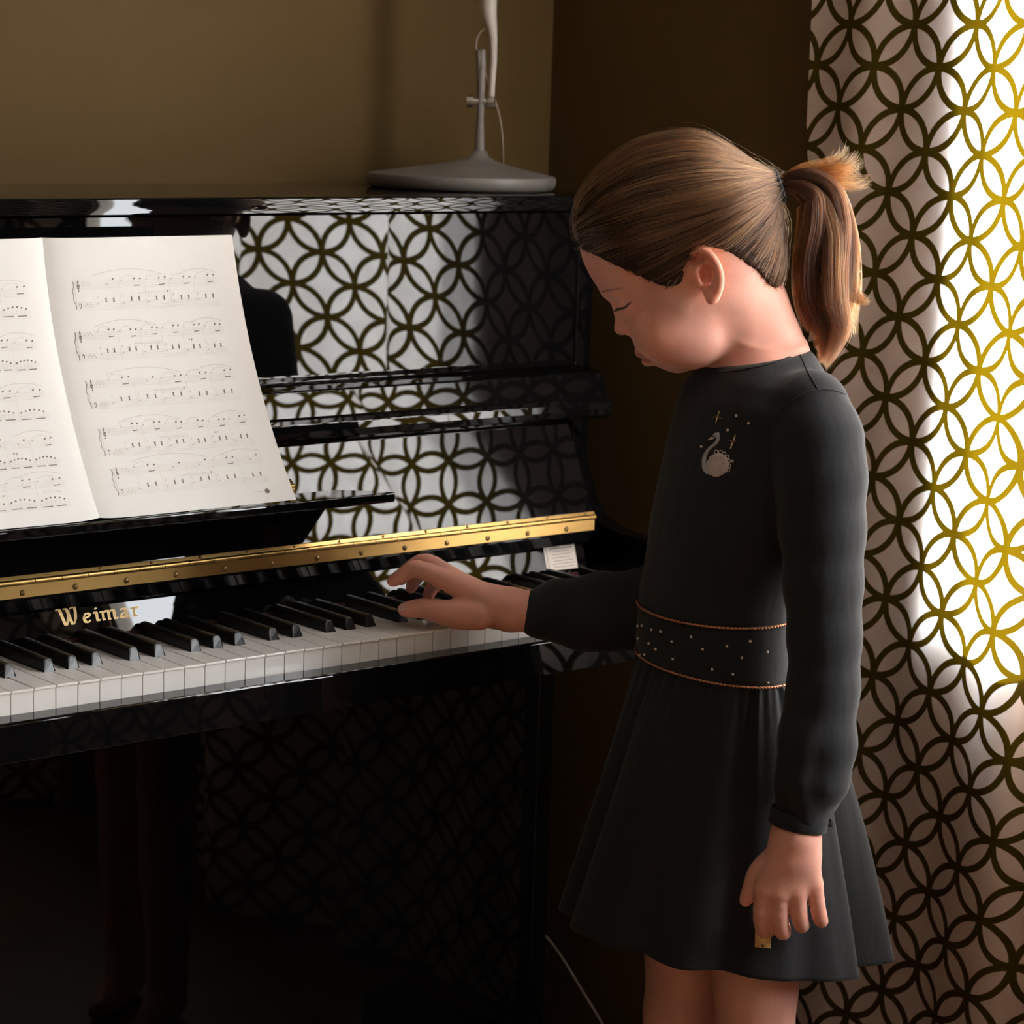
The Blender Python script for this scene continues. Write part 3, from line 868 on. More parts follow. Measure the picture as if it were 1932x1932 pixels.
# ---------- head profile in her middle plane
HB = 12.0                                       # depth of the head's middle plane
base_px = [(1090, 430), (1092, 457), (1099, 489), (1112, 518), (1125, 538), (1133, 550), (1146, 563), (1158, 580), (1168, 600), (1180, 620), (1191, 638),
           (1198, 655), (1208, 671), (1221, 683), (1238, 691), (1252, 697), (1270, 703), (1287, 703), (1306, 696), (1330, 682), (1354, 660),
           (1385, 640), (1420, 618), (1446, 580), (1462, 535), (1470, 490), (1471, 440), (1464, 392), (1446, 342), (1402, 304), (1345, 277), (1290, 267), (1232, 273), (1180, 297), (1140, 329), (1109, 368), (1094, 402)]
PROF = spline([gp(x, y, HB)[::2] for x, y in base_px + base_px[:1]], 260)
def poly_sd(P, X, Z):
    """signed distance (inside positive) of the 2D points X, Z (broadcast) to the closed outline P"""
    X, Z = np.broadcast_arrays(X, Z); sh = X.shape
    x = X.ravel().astype(np.float64); z = Z.ravel().astype(np.float64)
    d = np.full(x.shape, 1e9); ins = np.zeros(x.shape, bool)
    for (x0, z0), (x1, z1) in zip(P, np.roll(P, -1, 0)):
        ex, ez = x1 - x0, z1 - z0
        t = np.clip(((x - x0) * ex + (z - z0) * ez) / (ex * ex + ez * ez + 1e-12), 0, 1)
        d = np.minimum(d, (x - x0 - ex * t) ** 2 + (z - z0 - ez * t) ** 2)
        c = (z0 > z) != (z1 > z)
        with np.errstate(divide='ignore', invalid='ignore'):
            ins ^= c & (x < ex * (z - z0) / (ez if ez else 1e-12) + x0)
    return (np.where(ins, 1, -1) * np.sqrt(d)).reshape(sh).astype(np.float32)
def blur2(a, n):
    for _ in range(n):
        p = np.pad(a, 1, mode='edge')
        a = (p[:-2, 1:-1] + p[2:, 1:-1] + p[1:-1, :-2] + p[1:-1, 2:] + 2 * p[1:-1, 1:-1]) / 6
    return a
CH = np.array(gp(1270, 703, HB)); CR = np.array(gp(1300, 262, HB)); FH = np.array(gp(1092, 450, HB))
def head_fn(prof, grow=0.0):
    def fn(X, Y, Z):
        d = poly_sd(prof, X[:, :, 0], Z[:, 0, :])                 # 2D
        d = np.where(d > 7, blur2(d, 24), d) + grow
        D = 72.0
        x2, z2 = np.broadcast_arrays(X[:, :, 0], Z[:, 0, :])
        # half width: wide cranium, narrower towards chin
        ax = CR - CH; t = ((x2 - CH[0]) * ax[0] + (z2 - CH[2]) * ax[2]) / (ax[0] ** 2 + ax[2] ** 2)
        Wm = np.interp(t, [-.1, .12, .35, .6, 1.0], [46, 52, 61, 68, 71]).astype(np.float32) + grow * .8
        dc = np.clip(d, -60, D)
        q = (D - dc) * (Wm / D)
        q = q[:, None, :]; Wm = Wm[:, None, :]
        return np.sqrt(q * q + (Y - HB) ** 2) - Wm
    return fn
hl = (PROF[:, 0].min(), HB - 72, PROF[:, 1].min()); hh = (PROF[:, 0].max(), HB + 72, PROF[:, 1].max())

body = Field(axis((-160, -95, 6), (-95, 60, 2.2), (60, 196, 1.7), (196, 368, 1.9)),
             axis((-190, -82, 2.0), (-82, -60, 1.7), (-60, -28, 2.4), (-28, 38, 2.2), (38, 158, 1.9), (158, 190, 4)),
             axis((-738, -280, 9), (-280, -110, 1.9), (-110, -20, 6), (-20, 100, 1.8), (100, 285, 5), (285, 535, 1.8)))
body.add(hl, hh, head_fn(PROF), 4)
# brow ridge, cheek, nose, lips, chin
near, far = HB - 1, HB + 1
for s in (-1, 1):
    body.ball(np.array(gp(1238, 622, HB)) + (0, s * 33, 0), (19, 19, 20), 16)         # cheek
    body.ball(np.array(gp(1300, 640, HB)) + (0, s * 36, 0), (30, 18, 24), 18)         # jaw
    body.ball(np.array(gp(1150, 553, HB)) + (-3, s * 22, 0), (7, 17, 5), 9)           # brow
body.cone(gp(1166, 566, HB), gp(1176, 606, HB), 4.6, 5.6, 9)                         # bridge of the nose
body.ball(gp(1171.5, 620, HB), (6.6, 6.6, 6.4), 6)                                    # tip
for s in (-1, 1):
    body.ball(np.array(gp(1184, 621, HB)) + (0, s * 8.2, 0), (6.4, 4.6, 5.4), 4)      # wings
    body.ball(np.array(gp(1181, 632, HB)) + (0, s * 4.6, 0), (2.6, 2.2, 2.2), 2, 'cut')  # nostrils
lipU, lipL = [], []
for i in range(-5, 6):
    u = i / 5.0
    lipU.append(np.array(gp(1207.5, 664.5, HB)) + (-7.5 * u * u, 17 * u, -.8 * u * u)); lipL.append(np.array(gp(1221, 680, HB)) + (-7 * u * u, 15 * u, 1.6 * u * u))
body.chain(lipU, [2.0 + 2.2 * (1 - (i / 5.0) ** 2) for i in range(-5, 6)], 3.0)
body.chain(lipL, [1.8 + 3.0 * (1 - (i / 5.0) ** 2) for i in range(-5, 6)], 3.0)
mouth = [np.array(gp(1214.5, 673.5, HB)) + (1.5 - 8 * (i / 5.0) ** 2, 18 * i / 5.0, -.4) for i in range(-5, 6)]
for i in range(10): body.cone(mouth[i], mouth[i + 1], 1.3, 1.3, 1.6, 'cut')
# closed eyes: shallow socket, lid bulge
for s in (-1, 1):
    body.ball(np.array(gp(1152, 574, HB)) + (0, s * 27, 0), (9, 15, 8), 9, 'cut')
    body.ball(np.array(gp(1184, 573, HB)) + (0, s * 29, 0), (12.2, 13.0, 11.4), 5)
# ear (both sides): rim, plate, hollow, lobe
ear_px = [(1299, 497), (1300, 484), (1309, 475), (1321, 472), (1335, 477), (1347, 490), (1355, 508), (1357.5, 527), (1355, 545), (1349, 558), (1342, 563)]
def ear_pt(px, py, s, inset=0.0):
    a, _, v = gp(px, py, HB - 66)
    out = 60.5 + 15.5 * np.clip((px - 1297) / 60.0, 0, 1.1) - inset
    return np.array((a, HB + s * out, v))
for s in (-1, 1):
    q = [ear_pt(x, y, s) for x, y in ear_px]
    q = [np.array(p) for p in spline(q, 22)]
    body.chain(q, list(np.interp(np.linspace(0, 1, 22), [0, .3, .7, .85, 1], [2.6, 3.5, 3.6, 3.6, 5.0])), 2.2)
    body.cone(ear_pt(1342, 562, s), ear_pt(1333, 551, s), 5.0, 4.0, 4)                   # lobe
    for a_, b_ in (((1312, 488), (1346, 545)), ((1330, 484), (1350, 530)), ((1312, 500), (1338, 552)), ((1305, 492), (1330, 520))):
        body.cone(ear_pt(*a_, s, 3.4), ear_pt(*b_, s, 3.4), 3.2, 3.2, 4)                  # plate
    ah = [ear_pt(x, y, s, .8) for x, y in ((1318, 489), (1333, 497), (1343, 515), (1344, 533), (1336, 547))]
    body.chain([np.array(p) for p in spline(ah, 12)], [2.5] * 12, 3)
    body.ball(ear_pt(1328, 520, s, -1.5), (8.6, 13.5, 10.6), 2.0, 'cut')                       # concha
    body.cone(ear_pt(1308, 494, s, -.5), ear_pt(1326, 487, s, -.5), 3.9, 3.0, 1.6, 'cut')
    body.ball(ear_pt(1314, 527, s, 2.2), (4.2, 3.4, 5.2), 3)                               # tragus
# neck and shoulders
nb = np.array(gp(1452, 715, 6)); nt_ = np.array(gp(1398, 585, HB))
body.cone(nb + (-1, 0, -22), nt_, 41, 36, 18)
body.cone(gp(1452, 575, HB - 4), gp(1480, 668, 6), 16, 22, 22)                            # nape
# trunk, under the dress
def loft(levels):
    """levels: (V, centre A, centre B, half depth, half width, turn in degrees)"""
    L = np.array(sorted(levels), float)
    def fn(X, Y, Z):
        v = Z[0, 0, :]
        c = [np.interp(v, L[:, 0], L[:, i])[None, None, :] for i in range(1, 6)]
        th = np.radians(c[4]); f0, f1 = np.cos(th), -np.sin(th)
        dx, dy = X - c[0], Y - c[1]
        f = dx * f0 + dy * f1; l = -dx * f1 + dy * f0
        e = 2.3
        q = (np.abs(f / c[2]) ** e + np.abs(l / c[3]) ** e) ** (1 / e)
        d = (q - 1) * np.minimum(c[2], c[3])
        over = np.maximum(v - L[-1, 0], L[0, 0] - v)[None, None, :]
        return np.maximum(d, over)
    lo = (min(L[:, 1] - np.maximum(L[:, 3], L[:, 4])), min(L[:, 2] - np.maximum(L[:, 3], L[:, 4])), L[0, 0])
    hi = (max(L[:, 1] + np.maximum(L[:, 3], L[:, 4])), max(L[:, 2] + np.maximum(L[:, 3], L[:, 4])), L[-1, 0])
    return lo, hi, fn
TURN = 20.0
TRUNK = [(330, -6, 4, 40, 46, TURN), (316, -6, 2, 47, 66, TURN), (300, -5, 0, 54, 92, TURN), (278, -3, 0, 63, 110, TURN), (232, 2, 0, 72, 104, TURN), (160, 16, 0, 72, 96, TURN),
         (90, 28, 0, 68, 88, TURN), (50, 30, 0, 68, 88, TURN), (10, 28, 0, 64, 84, TURN), (-60, 22, 0, 66, 90, TURN), (-120, 18, 0, 64, 86, TURN)]
TRUNK = [(c3(0, 0, v)[2], sA(a), b * SC, h * SC, w * SC, t) for v, a, b, h, w, t in TRUNK]
lo, hi, fn = loft([(v, a, b, h - 6, w - 6, t) for v, a, b, h, w, t in TRUNK])
body.add(lo, hi, fn, 12)
# legs
LT = np.array(gp(1425, 1890, -50)); RT = np.array(gp(1290, 1890, 34))
for T_, hip, ft in ((LT, (10, -48, -130), -14), (RT, (26, 50, -130), 8)):
    hip = np.array(hip, float)
    knee = np.array((T_[0] + ft * .1, T_[1], -395.0)); ank = np.array((T_[0] - 6, T_[1], -668.5))
    body.chain([hip, T_ * .5 + hip * .5, np.array((T_[0], T_[1], -330)), knee, knee + (-4, 0, -70), knee + (-10, 0, -120), ank, ank + (0, 0, -28)], [42, 41, 39.5, 38, 36, 37, 25, 26], 10)
    body.chain([ank + (-14, 0, -42), ank + (40, -3, -40), ank + (92, -6, -48)], [22, 21, 15], 12)
# right arm and hand on the keys
R_SH = c3(12, 98, 262); R_EL = c3(52, 132, 60)
R_WR = np.array(gp(1000, 1154, 70))
body.chain([R_SH, R_EL, R_EL * .35 + R_WR * .65, R_WR], [30, 22, 21, 18], 8)
def H(px, py, b): return np.array(gp(px, py, b))
w2 = H(962, 1150, 76)
body.cone(R_WR, w2, 20.5, 19.5, 8)
# palm as a broad slab of bones
mc = {'index': H(852, 1100, 87), 'middle': H(853, 1090, 102), 'ring': H(858, 1097, 118), 'little': H(868, 1112, 132)}
cw = {'index': H(930, 1140, 74), 'middle': H(928, 1136, 84), 'ring': H(928, 1140, 94), 'little': H(932, 1150, 102)}
for k_, r0, r1 in (('index', 15, 10.5), ('middle', 15, 10.2), ('ring', 14.5, 9.6), ('little', 13.5, 9.0)):
    body.cone(cw[k_], mc[k_], r0, r1, 9); body.cone(w2, cw[k_], 18, r0, 9)
fing = {
    'index': ([mc['index'], H(788, 1073, 92), H(762, 1084, 94), H(740, 1097, 95)], [10.4, 8.3, 7.2, 5.6]),
    'middle': ([mc['middle'], H(806, 1061, 112), H(776, 1072, 116), H(757, 1094, 118)], [10.2, 8.4, 7.3, 5.8]),
    'ring': ([mc['ring'], H(812, 1072, 129), H(788, 1086, 134), H(775, 1110, 136)], [9.6, 7.9, 6.9, 5.6]),
    'little': ([mc['little'], H(834, 1096, 143), H(815, 1110, 147), H(806, 1130, 149)], [8.8, 7.0, 6.2, 5.0]),
    'thumb': ([H(905, 1160, 68), H(843, 1156, 76), H(800, 1148, 84), H(765, 1150.5, 88)], [15, 11.2, 9.6, 7.6]),
}
for k_, (pp, rr_) in fing.items():
    q = spline(pp, 10); body.chain([np.array(p) for p in q], list(np.interp(np.linspace(0, 1, 10), np.linspace(0, 1, len(rr_)), rr_)), 3.0)
body.ball(H(872, 1160, 80), (21, 15, 12), 12)                                         # ball of the thumb
body.cone(H(930, 1161, 84), H(884, 1160, 106), 11.5, 9.5, 10)                              # heel of the hand
# left arm and hand hanging
L_SH = c3(-42, -88, 262); L_EL = np.array(gp(1556, 1130, -122)); L_WR = np.array(gp(1503, 1560, -140))
body.chain([L_SH, L_EL, L_EL * .3 + L_WR * .7, L_WR], [30, 22, 17, 18], 8)
wl = H(1501, 1580, -141)
body.cone(L_WR + (0, 0, 22), wl, 17.5, 22.5, 8)
mcl = {'index': H(1441, 1676, -147), 'middle': H(1471, 1684, -149), 'ring': H(1504, 1683, -148), 'little': H(1536, 1668, -145)}
for k_, r_ in (('index', 9.8), ('middle', 9.8), ('ring', 9.4), ('little', 8.8)):
    m_ = mcl[k_]; c_ = wl * .62 + m_ * .38
    body.cone(c_, m_, 14.5, r_, 10); body.cone(wl, c_, 18, 14.5, 10)
fl = {
    'index': ([mcl['index'], H(1437, 1733, -141), H(1444, 1757, -129), H(1452, 1752, -115)], [8.9, 7.9, 7.2, 6.0]),
    'middle': ([mcl['middle'], H(1471, 1738, -144), H(1477, 1759, -132), H(1480, 1748, -117)], [8.9, 7.9, 7.2, 6.0]),
    'ring': ([mcl['ring'], H(1508, 1728, -143), H(1513, 1746, -132), H(1512, 1738, -118)], [8.6, 7.6, 6.9, 5.8]),
    'little': ([mcl['little'], H(1543, 1712, -140), H(1549, 1737, -131), H(1549, 1734, -119)], [8.0, 7.0, 6.4, 5.4]),
    'thumb': ([H(1462, 1618, -139), H(1430, 1645, -133), H(1418, 1675, -130), H(1407, 1699, -128)], [11.5, 9.0, 8.0, 6.2]),
}
for k_, (pp, rr_) in fl.items():
    q = spline(pp, 10); body.chain([np.array(p) for p in q], list(np.interp(np.linspace(0, 1, 10), np.linspace(0, 1, len(rr_)), rr_)), 2.2)
BP, BF = body.mesh(); BP = relax(BP, BF, 2, .5)

def skin_mat():
    m, nt, b = new_mat('skin')
    at = nt.nodes.new('ShaderNodeAttribute'); at.attribute_name = 'tint'
    n = nt.nodes.new('ShaderNodeTexNoise'); n.inputs['Scale'].default_value = 26; n.inputs['Detail'].default_value = 5
    tc = nt.nodes.new('ShaderNodeTexCoord'); nt.links.new(tc.outputs['Object'], n.inputs['Vector'])
    mr = nt.nodes.new('ShaderNodeMapRange'); mr.inputs['To Min'].default_value = .90; mr.inputs['To Max'].default_value = 1.10
    mr.inputs['From Min'].default_value = .25; mr.inputs['From Max'].default_value = .75
    nt.links.new(n.outputs['Fac'], mr.inputs['Value'])
    mx = nt.nodes.new('ShaderNodeMix'); mx.data_type = 'RGBA'; mx.blend_type = 'MULTIPLY'; mx.inputs['Factor'].default_value = 1
    nt.links.new(at.outputs['Color'], mx.inputs['A']); nt.links.new(mr.outputs['Result'], mx.inputs['B'])
    nt.links.new(mx.outputs['Result'], b.inputs['Base Color'])
    b.inputs['Roughness'].default_value = .48; b.inputs['Specular IOR Level'].default_value = .35
    b.inputs['Subsurface Weight'].default_value = .35
    b.inputs['Subsurface Radius'].default_value = (1.0, .30, .15); b.inputs['Subsurface Scale'].default_value = .006
    n2 = nt.nodes.new('ShaderNodeTexNoise'); n2.inputs['Scale'].default_value = 900; nt.links.new(tc.outputs['Object'], n2.inputs['Vector'])
    bp = nt.nodes.new('ShaderNodeBump'); bp.inputs['Distance'].default_value = .0004; bp.inputs['Strength'].default_value = .25
    nt.links.new(n2.outputs['Fac'], bp.inputs['Height']); nt.links.new(bp.outputs['Normal'], b.inputs['Normal'])
    return m
M['skin'] = skin_mat()
skin = np_mesh('body', BP, BF, girl, M['skin'])
base_c = np.array((.74, .375, .29)); tint = np.tile(base_c, (len(BP), 1))
def blend_tint(c, r, col, soft=1.6):
    d = np.sqrt((((BP - np.asarray(c)) / np.asarray(r)) ** 2).sum(1)); w = np.clip((soft - d) / (soft - .8), 0, 1)[:, None]
    tint[:] = tint * (1 - w) + np.asarray(col) * w
for s in (-1, 1):
    blend_tint(np.array(gp(1225, 625, HB)) + (0, s * 46, 0), (24, 26, 20), (.78, .375, .27), 1.7)
    blend_tint(ear_pt(1330, 520, s), (20, 16, 30), (.80, .36, .25), 1.5)
    blend_tint(np.array(gp(1176, 622, HB)) + (0, s * 4, 0), (10, 12, 9), (.78, .37, .28), 1.6)
for q in lipU[1:-1]: blend_tint(q + (1.2, 0, -1.2), (4.0, 4.5, 2.6), (.50, .15, .13), 1.35)
for q in lipL[1:-1]: blend_tint(q + (.6, 0, .8), (4.8, 4.5, 3.8), (.52, .15, .13), 1.3)
for d_ in (fing, fl):
    for k_, (pp, rr_) in d_.items():
        blend_tint(pp[-1], (9, 9, 9), (.80, .365, .29), 1.7)
        blend_tint(pp[0], (10, 10, 10), (.78, .385, .285), 1.5)
ca = skin.data.color_attributes.new('tint', 'FLOAT_COLOR', 'POINT')
ca.data.foreach_set('color', np.c_[tint, np.ones(len(tint))].astype(np.float32).ravel())
#PART4
# ---------- black dress: bodice and sleeves
def cloth_mat(name, col, rough=.85, sheen=.10, wave=0.0):
    m, nt, b = new_mat(name)
    b.inputs['Base Color'].default_value = (*col, 1); b.inputs['Roughness'].default_value = rough
    b.inputs['Specular IOR Level'].default_value = .25
    b.inputs['Sheen Weight'].default_value = sheen; b.inputs['Sheen Roughness'].default_value = .5
    tc = nt.nodes.new('ShaderNodeTexCoord')
    n1 = nt.nodes.new('ShaderNodeTexNoise'); n1.inputs['Scale'].default_value = 1400; n1.inputs['Detail'].default_value = 2
    mp = nt.nodes.new('ShaderNodeMapping'); mp.inputs['Scale'].default_value = (1, 1, .28)
    n2 = nt.nodes.new('ShaderNodeTexNoise'); n2.inputs['Scale'].default_value = 26; n2.inputs['Detail'].default_value = 3
    nt.links.new(tc.outputs['Object'], n1.inputs['Vector']); nt.links.new(tc.outputs['Object'], mp.inputs['Vector']); nt.links.new(mp.outputs['Vector'], n2.inputs['Vector'])
    b1 = nt.nodes.new('ShaderNodeBump'); b1.inputs['Distance'].default_value = .0004; b1.inputs['Strength'].default_value = .3
    b2 = nt.nodes.new('ShaderNodeBump'); b2.inputs['Distance'].default_value = .010; b2.inputs['Strength'].default_value = .28
    nt.links.new(n1.outputs['Fac'], b1.inputs['Height']); nt.links.new(n2.outputs['Fac'], b2.inputs['Height'])
    nt.links.new(b2.outputs['Normal'], b1.inputs['Normal']); nt.links.new(b1.outputs['Normal'], b.inputs['Normal'])
    return m
M['dress'] = cloth_mat('black_twill', (.0125, .0128, .0140))
M['copper'] = mat('copper_thread', (.55, .24, .12), .42, metal=.7)
M['pearl'] = mat('pale_bead', (.62, .53, .46), .35)
M['swan'] = mat('swan_thread', (.62, .54, .52), .7, bump=(700, .0008, .6))
M['swan_neck'] = mat('blue_grey_thread', (.36, .38, .40), .7, bump=(900, .0005, .5))
M['gold_bar'] = mat('gold_bugle_bead', (.80, .62, .32), .25, metal=1)
M['bronze'] = mat('bronze_thread', (.22, .12, .08), .4, metal=.5)
M['elastic'] = mat('black_elastic', (.010, .011, .012), .7)
M['lash'] = mat('dark_lash', (.035, .02, .014), .6)

dr = Field(axis((-156, 250, 3.0)), axis((-196, 190, 3.0)), axis((-140, 345, 3.0)))
lo, hi, fn = loft([(v, a, b, h, w, t) for v, a, b, h, w, t in TRUNK if v >= 30] + [(c3(0, 0, 36)[2], sA(29), 0, 68 * SC, 88 * SC, TURN)])
dr.add(lo, hi, fn, 8)
L_SL = [gp(1528, 772, -84), gp(1543, 830, -97), gp(1549, 900, -104), gp(1553, 1000, -112), gp(1553, 1100, -119), gp(1556, 1200, -125), gp(1553, 1300, -131), gp(1541, 1400, -136), gp(1530, 1470, -139), gp(1516, 1524, -140)]
dr.chain([np.array(q) for q in L_SL], [37, 40.5, 41, 38, 35.5, 33, 32.5, 35, 34, 24.5], 10)
dr.chain([R_SH + (0, -4, 8), R_SH * .5 + R_EL * .5, R_EL + (-6, 0, 6), np.array(gp(1215, 1150, 66)), np.array(gp(1120, 1156, 62)), np.array(gp(1050, 1155, 66)), np.array(gp(1012, 1154.5, 69.5))], [38, 36, 38, 39.5, 38, 30, 23], 10)
# neckline: cut along a tilted plane, leaving the neck free
dr.add((-150, -190, 280), (245, 200, 345), lambda X, Y, Z: (Z - (294.0 + (44 - X) * .200 + ((Y - 5) / 60.0) ** 2 * 1.5)) * 1.0, 2.5, 'and')
DP, DF = dr.mesh(); DP = relax(DP, DF, 2, .5)
# soft creases in the sleeves and bodice
def creases(P):
    a, b, v = P.T
    left = np.clip((-62 - b) / 20, 0, 1) * np.clip((262 - v) / 40, 0, 1); right = np.clip((a - 100) / 30, 0, 1)
    w = left * (.7 * np.sin(v * .047 + a * .13 + b * .08 + 1.6 * np.sin(v * .017)) * np.clip((40 - v) / 120 + .35, 0, 1) + 2.0 * np.sin((a + b) * .16) * np.clip((-20 - v) / 60, 0, 1))
    w += right * 1.6 * np.sin(a * .13 + v * .05)
    w += (1 - left) * (1 - right) * .8 * np.sin(v * .06 + a * .05) * np.clip((150 - v) / 80, 0, 1)
    return w
dress_o = np_mesh('dress', DP, DF, girl, M['dress'])
nrm = np.zeros(len(DP) * 3, np.float32); dress_o.data.vertices.foreach_get('normal', nrm); nrm = nrm.reshape(-1, 3)
co = np.zeros(len(DP) * 3, np.float32); dress_o.data.vertices.foreach_get('co', co); co = co.reshape(-1, 3)
co += nrm * (creases(DP)[:, None] / 1000).astype(np.float32)
dress_o.data.vertices.foreach_set('co', co.ravel()); dress_o.data.update()

def bvh_of(*objs):
    V, Fc, o = [], [], 0
    for ob in objs:
        V += [v.co.copy() for v in ob.data.vertices]; Fc += [[i + o for i in p.vertices] for p in ob.data.polygons]; o = len(V)
    return BVHTree.FromPolygons(V, Fc)
def cast(tree, px, py):
    """surface point and normal measured at a pixel of the photograph"""
    d = (FWD + RIGHT * ((px - 966) / FPX) - UP * ((py - 966) / FPX)).normalized()
    h = tree.ray_cast(CAM, d)
    return (h[0], h[1]) if h[0] is not None else (None, None)

# skirt: gathered at the belt, flaring to the hem
def ell(theta, ha, hb, turn):
    t = math.radians(turn); f = ha * np.cos(theta); l = hb * np.sin(theta)
    return f * math.cos(t) - l * -math.sin(t) * -1 * -1, f * -math.sin(t) + l * math.cos(t)
NTH, NT = 420, 70
th = np.linspace(0, 2 * np.pi, NTH, endpoint=False)
V_, F_ = [], []
rs = np.random.default_rng(4)
ph = rs.uniform(0, 6.28, 8)
def skirt_pt(theta, t, grow=0.0):
    wa = 28 + 71 * np.cos(theta) * math.cos(math.radians(TURN)) - 91 * np.sin(theta) * math.sin(math.radians(TURN)) * -1 * -1
    wb = -71 * np.cos(theta) * math.sin(math.radians(TURN)) - 91 * np.sin(theta) * math.cos(math.radians(TURN)) * -1 * -1
    wa, wb = 28 + (71 * np.cos(theta)) * .94 - (91 * np.sin(theta)) * .342 * -1, -(71 * np.cos(theta)) * .342 + (91 * np.sin(theta)) * .94
    ha, hb = 2 + 163 * np.cos(theta), 4 + np.where(np.sin(theta) < 0, 116, 132) * np.sin(theta)
    e = np.where(np.cos(theta) < 0, .55 + .45 * (1 + np.cos(theta)), 1.0)
    k = t ** e
    a = wa + (ha - wa) * k; b = wb + (hb - wb) * k
    r = np.hypot(a - 10, b) + 1e-6
    amp = 1.5 + 8.0 * t ** .9
    fold = .55 * np.sin(9 * theta + ph[0] + .5 * np.sin(2 * theta + ph[1])) + .42 * np.sin(14 * theta + ph[2]) + .12 * np.sin(23 * theta + ph[3])
    gather = 1.2 * np.sin(44 * theta + ph[4]) * np.exp(-t * 5) + 1.2 * np.sin(31 * theta + ph[5]) * np.exp(-t * 4)
    d_ = (theta - STEP + np.pi) % (2 * np.pi) - np.pi
    notch = -44 * t ** .8 * np.exp(-((d_ + .20) / .15) ** 2) + 9 * t * np.exp(-((d_ - .13) / .15) ** 2)
    m = 1 + (amp * fold + gather + notch + grow) / r
    v = 20.0 + .09 * a * (1 - t) + (-255 + .10 * a - 20) * t
    return sA(10 + (a - 10) * m), b * m * SC, 565.4 + (v - 565.4) * SC
STEP = 2 * np.pi + math.atan2(-100, -112)
for j in range(NT + 1):
    t = j / NT
    a, b, v = skirt_pt(th, t)
    V_.append(np.stack([a, b, v], 1))
for j in range(4):                              # inside of the hem
    a, b, v = skirt_pt(th, 1 - .03 * j, -2.2)
    V_.append(np.stack([a, b, v + (0 if j else .3)], 1))
n_r = len(V_)
V_ = np.concatenate(V_)
i0 = np.arange(NTH); i1 = (i0 + 1) % NTH
F_ = np.concatenate([np.stack([j * NTH + i0, j * NTH + i1, (j + 1) * NTH + i1, (j + 1) * NTH + i0], 1) for j in range(n_r - 1)])
skirt_o = np_mesh('skirt', V_, F_[:, ::-1], dress_o, M['dress'])

# belt band with copper cord edges
def belt_pt(theta, s, out=0.0):
    """s 0 bottom .. 1 top"""
    f, l = (71.5 + out) * np.cos(theta), (91.5 + out) * np.sin(theta)
    a = 28.5 + f * .94 + l * .342; b = -f * .342 + l * .94
    vb = 18.7 + .0893 * a; vt = 75.0 + (0 * a)
    return np.stack([sA(a), b * SC, 565.4 + (vb + (vt - vb) * s - 565.4) * SC], -1)
tb = np.linspace(0, 2 * np.pi, 180, endpoint=False)
rings = [belt_pt(tb, s, o) for s, o in ((-.02, -3), (0, .6), (.1, 1.4), (.5, 1.2), (.9, 1.0), (1, .2), (1.02, -3))]
V_ = np.concatenate(rings); i0 = np.arange(180); i1 = (i0 + 1) % 180
F_ = np.concatenate([np.stack([j * 180 + i0, j * 180 + i1, (j + 1) * 180 + i1, (j + 1) * 180 + i0], 1) for j in range(len(rings) - 1)])
belt_o = np_mesh('belt', V_, F_, dress_o, M['dress'])
def cord(s, parent):
    n, kx = 1500, 10
    t_ = np.linspace(0, 2 * np.pi, n, endpoint=False)
    C_ = belt_pt(t_, s, 1.6)
    T_ = np.roll(C_, -1, 0) - np.roll(C_, 1, 0); T_ /= np.linalg.norm(T_, axis=1)[:, None]
    U_ = np.cross(T_, (0, 0, 1.0)); U_ /= np.linalg.norm(U_, axis=1)[:, None]; W2 = np.cross(U_, T_)
    V = []
    for q in range(kx):
        ph_ = 2 * np.pi * q / kx
        r = .95 + .55 * np.cos(2 * (ph_ - t_ * 62))
        V.append(C_ + U_ * (r * np.cos(ph_))[:, None] + W2 * (r * np.sin(ph_))[:, None])
    V = np.stack(V, 1).reshape(-1, 3)
    i0 = np.arange(n); i1 = (i0 + 1) % n
    F_ = np.concatenate([np.stack([i0 * kx + q, i1 * kx + q, i1 * kx + (q + 1) % kx, i0 * kx + (q + 1) % kx], 1) for q in range(kx)])
    return np_mesh('cord_trim', V, F_, parent, M['copper'])
cord(1.0, dress_o); cord(.0, dress_o)

dtree = bvh_of(dress_o, skirt_o, belt_o)
def bead_mesh(r, m, flat=1.0):
    bm = bmesh.new(); bmesh.ops.create_icosphere(bm, subdivisions=2, radius=r)
    me = bpy.data.meshes.new('bead'); bm.to_mesh(me); bm.free(); me.materials.append(m)
    me.polygons.foreach_set('use_smooth', [True] * len(me.polygons))
    return me
bead = bead_mesh(.00145, M['pearl'])
def crop7(x, y): return 1150 + .33647 * x, 700 + .33647 * y
for x, y in ((160, 1430), (185, 1427), (238, 1450), (289, 1460), (162, 1500), (351, 1517), (459, 1490), (223, 1527), (261, 1560), (523, 1560), (658, 1542), (787, 1515), (883, 1575), (741, 1608),
             (357, 1615), (198, 1590), (173, 1593), (576, 1672), (691, 1700), (886, 1748), (713, 252), (781, 293), (665, 332), (518, 425), (690, 505)):
    p, n = cast(dtree, *crop7(x, y))
    if p is not None: put('bead', bead, p + n * .0007, dress_o)
def patch(name, outline, m, rings_=6, lift=.0009, dome=.0012):
    """flat embroidery that follows the cloth, slightly domed"""
    o = spline(list(outline) + [outline[0]], 60)[:-1]; c = o.mean(0)
    V, Fc = [], []
    for r in range(rings_ + 1):
        s = r / rings_
        for q in o:
            p, n = cast(dtree, *crop7(*(c + (q - c) * max(s, .02))))
            V.append(p + n * ((lift + dome * (1 - s * s)) if r < rings_ else -.0004))
    k = len(o)
    for r in range(rings_):
        for q in range(k): Fc.append((r * k + q, r * k + (q + 1) % k, (r + 1) * k + (q + 1) % k, (r + 1) * k + q))
    Fc.append(tuple(range(k))[::-1])
    return mesh_from(name, V, Fc, dress_o, m, True)
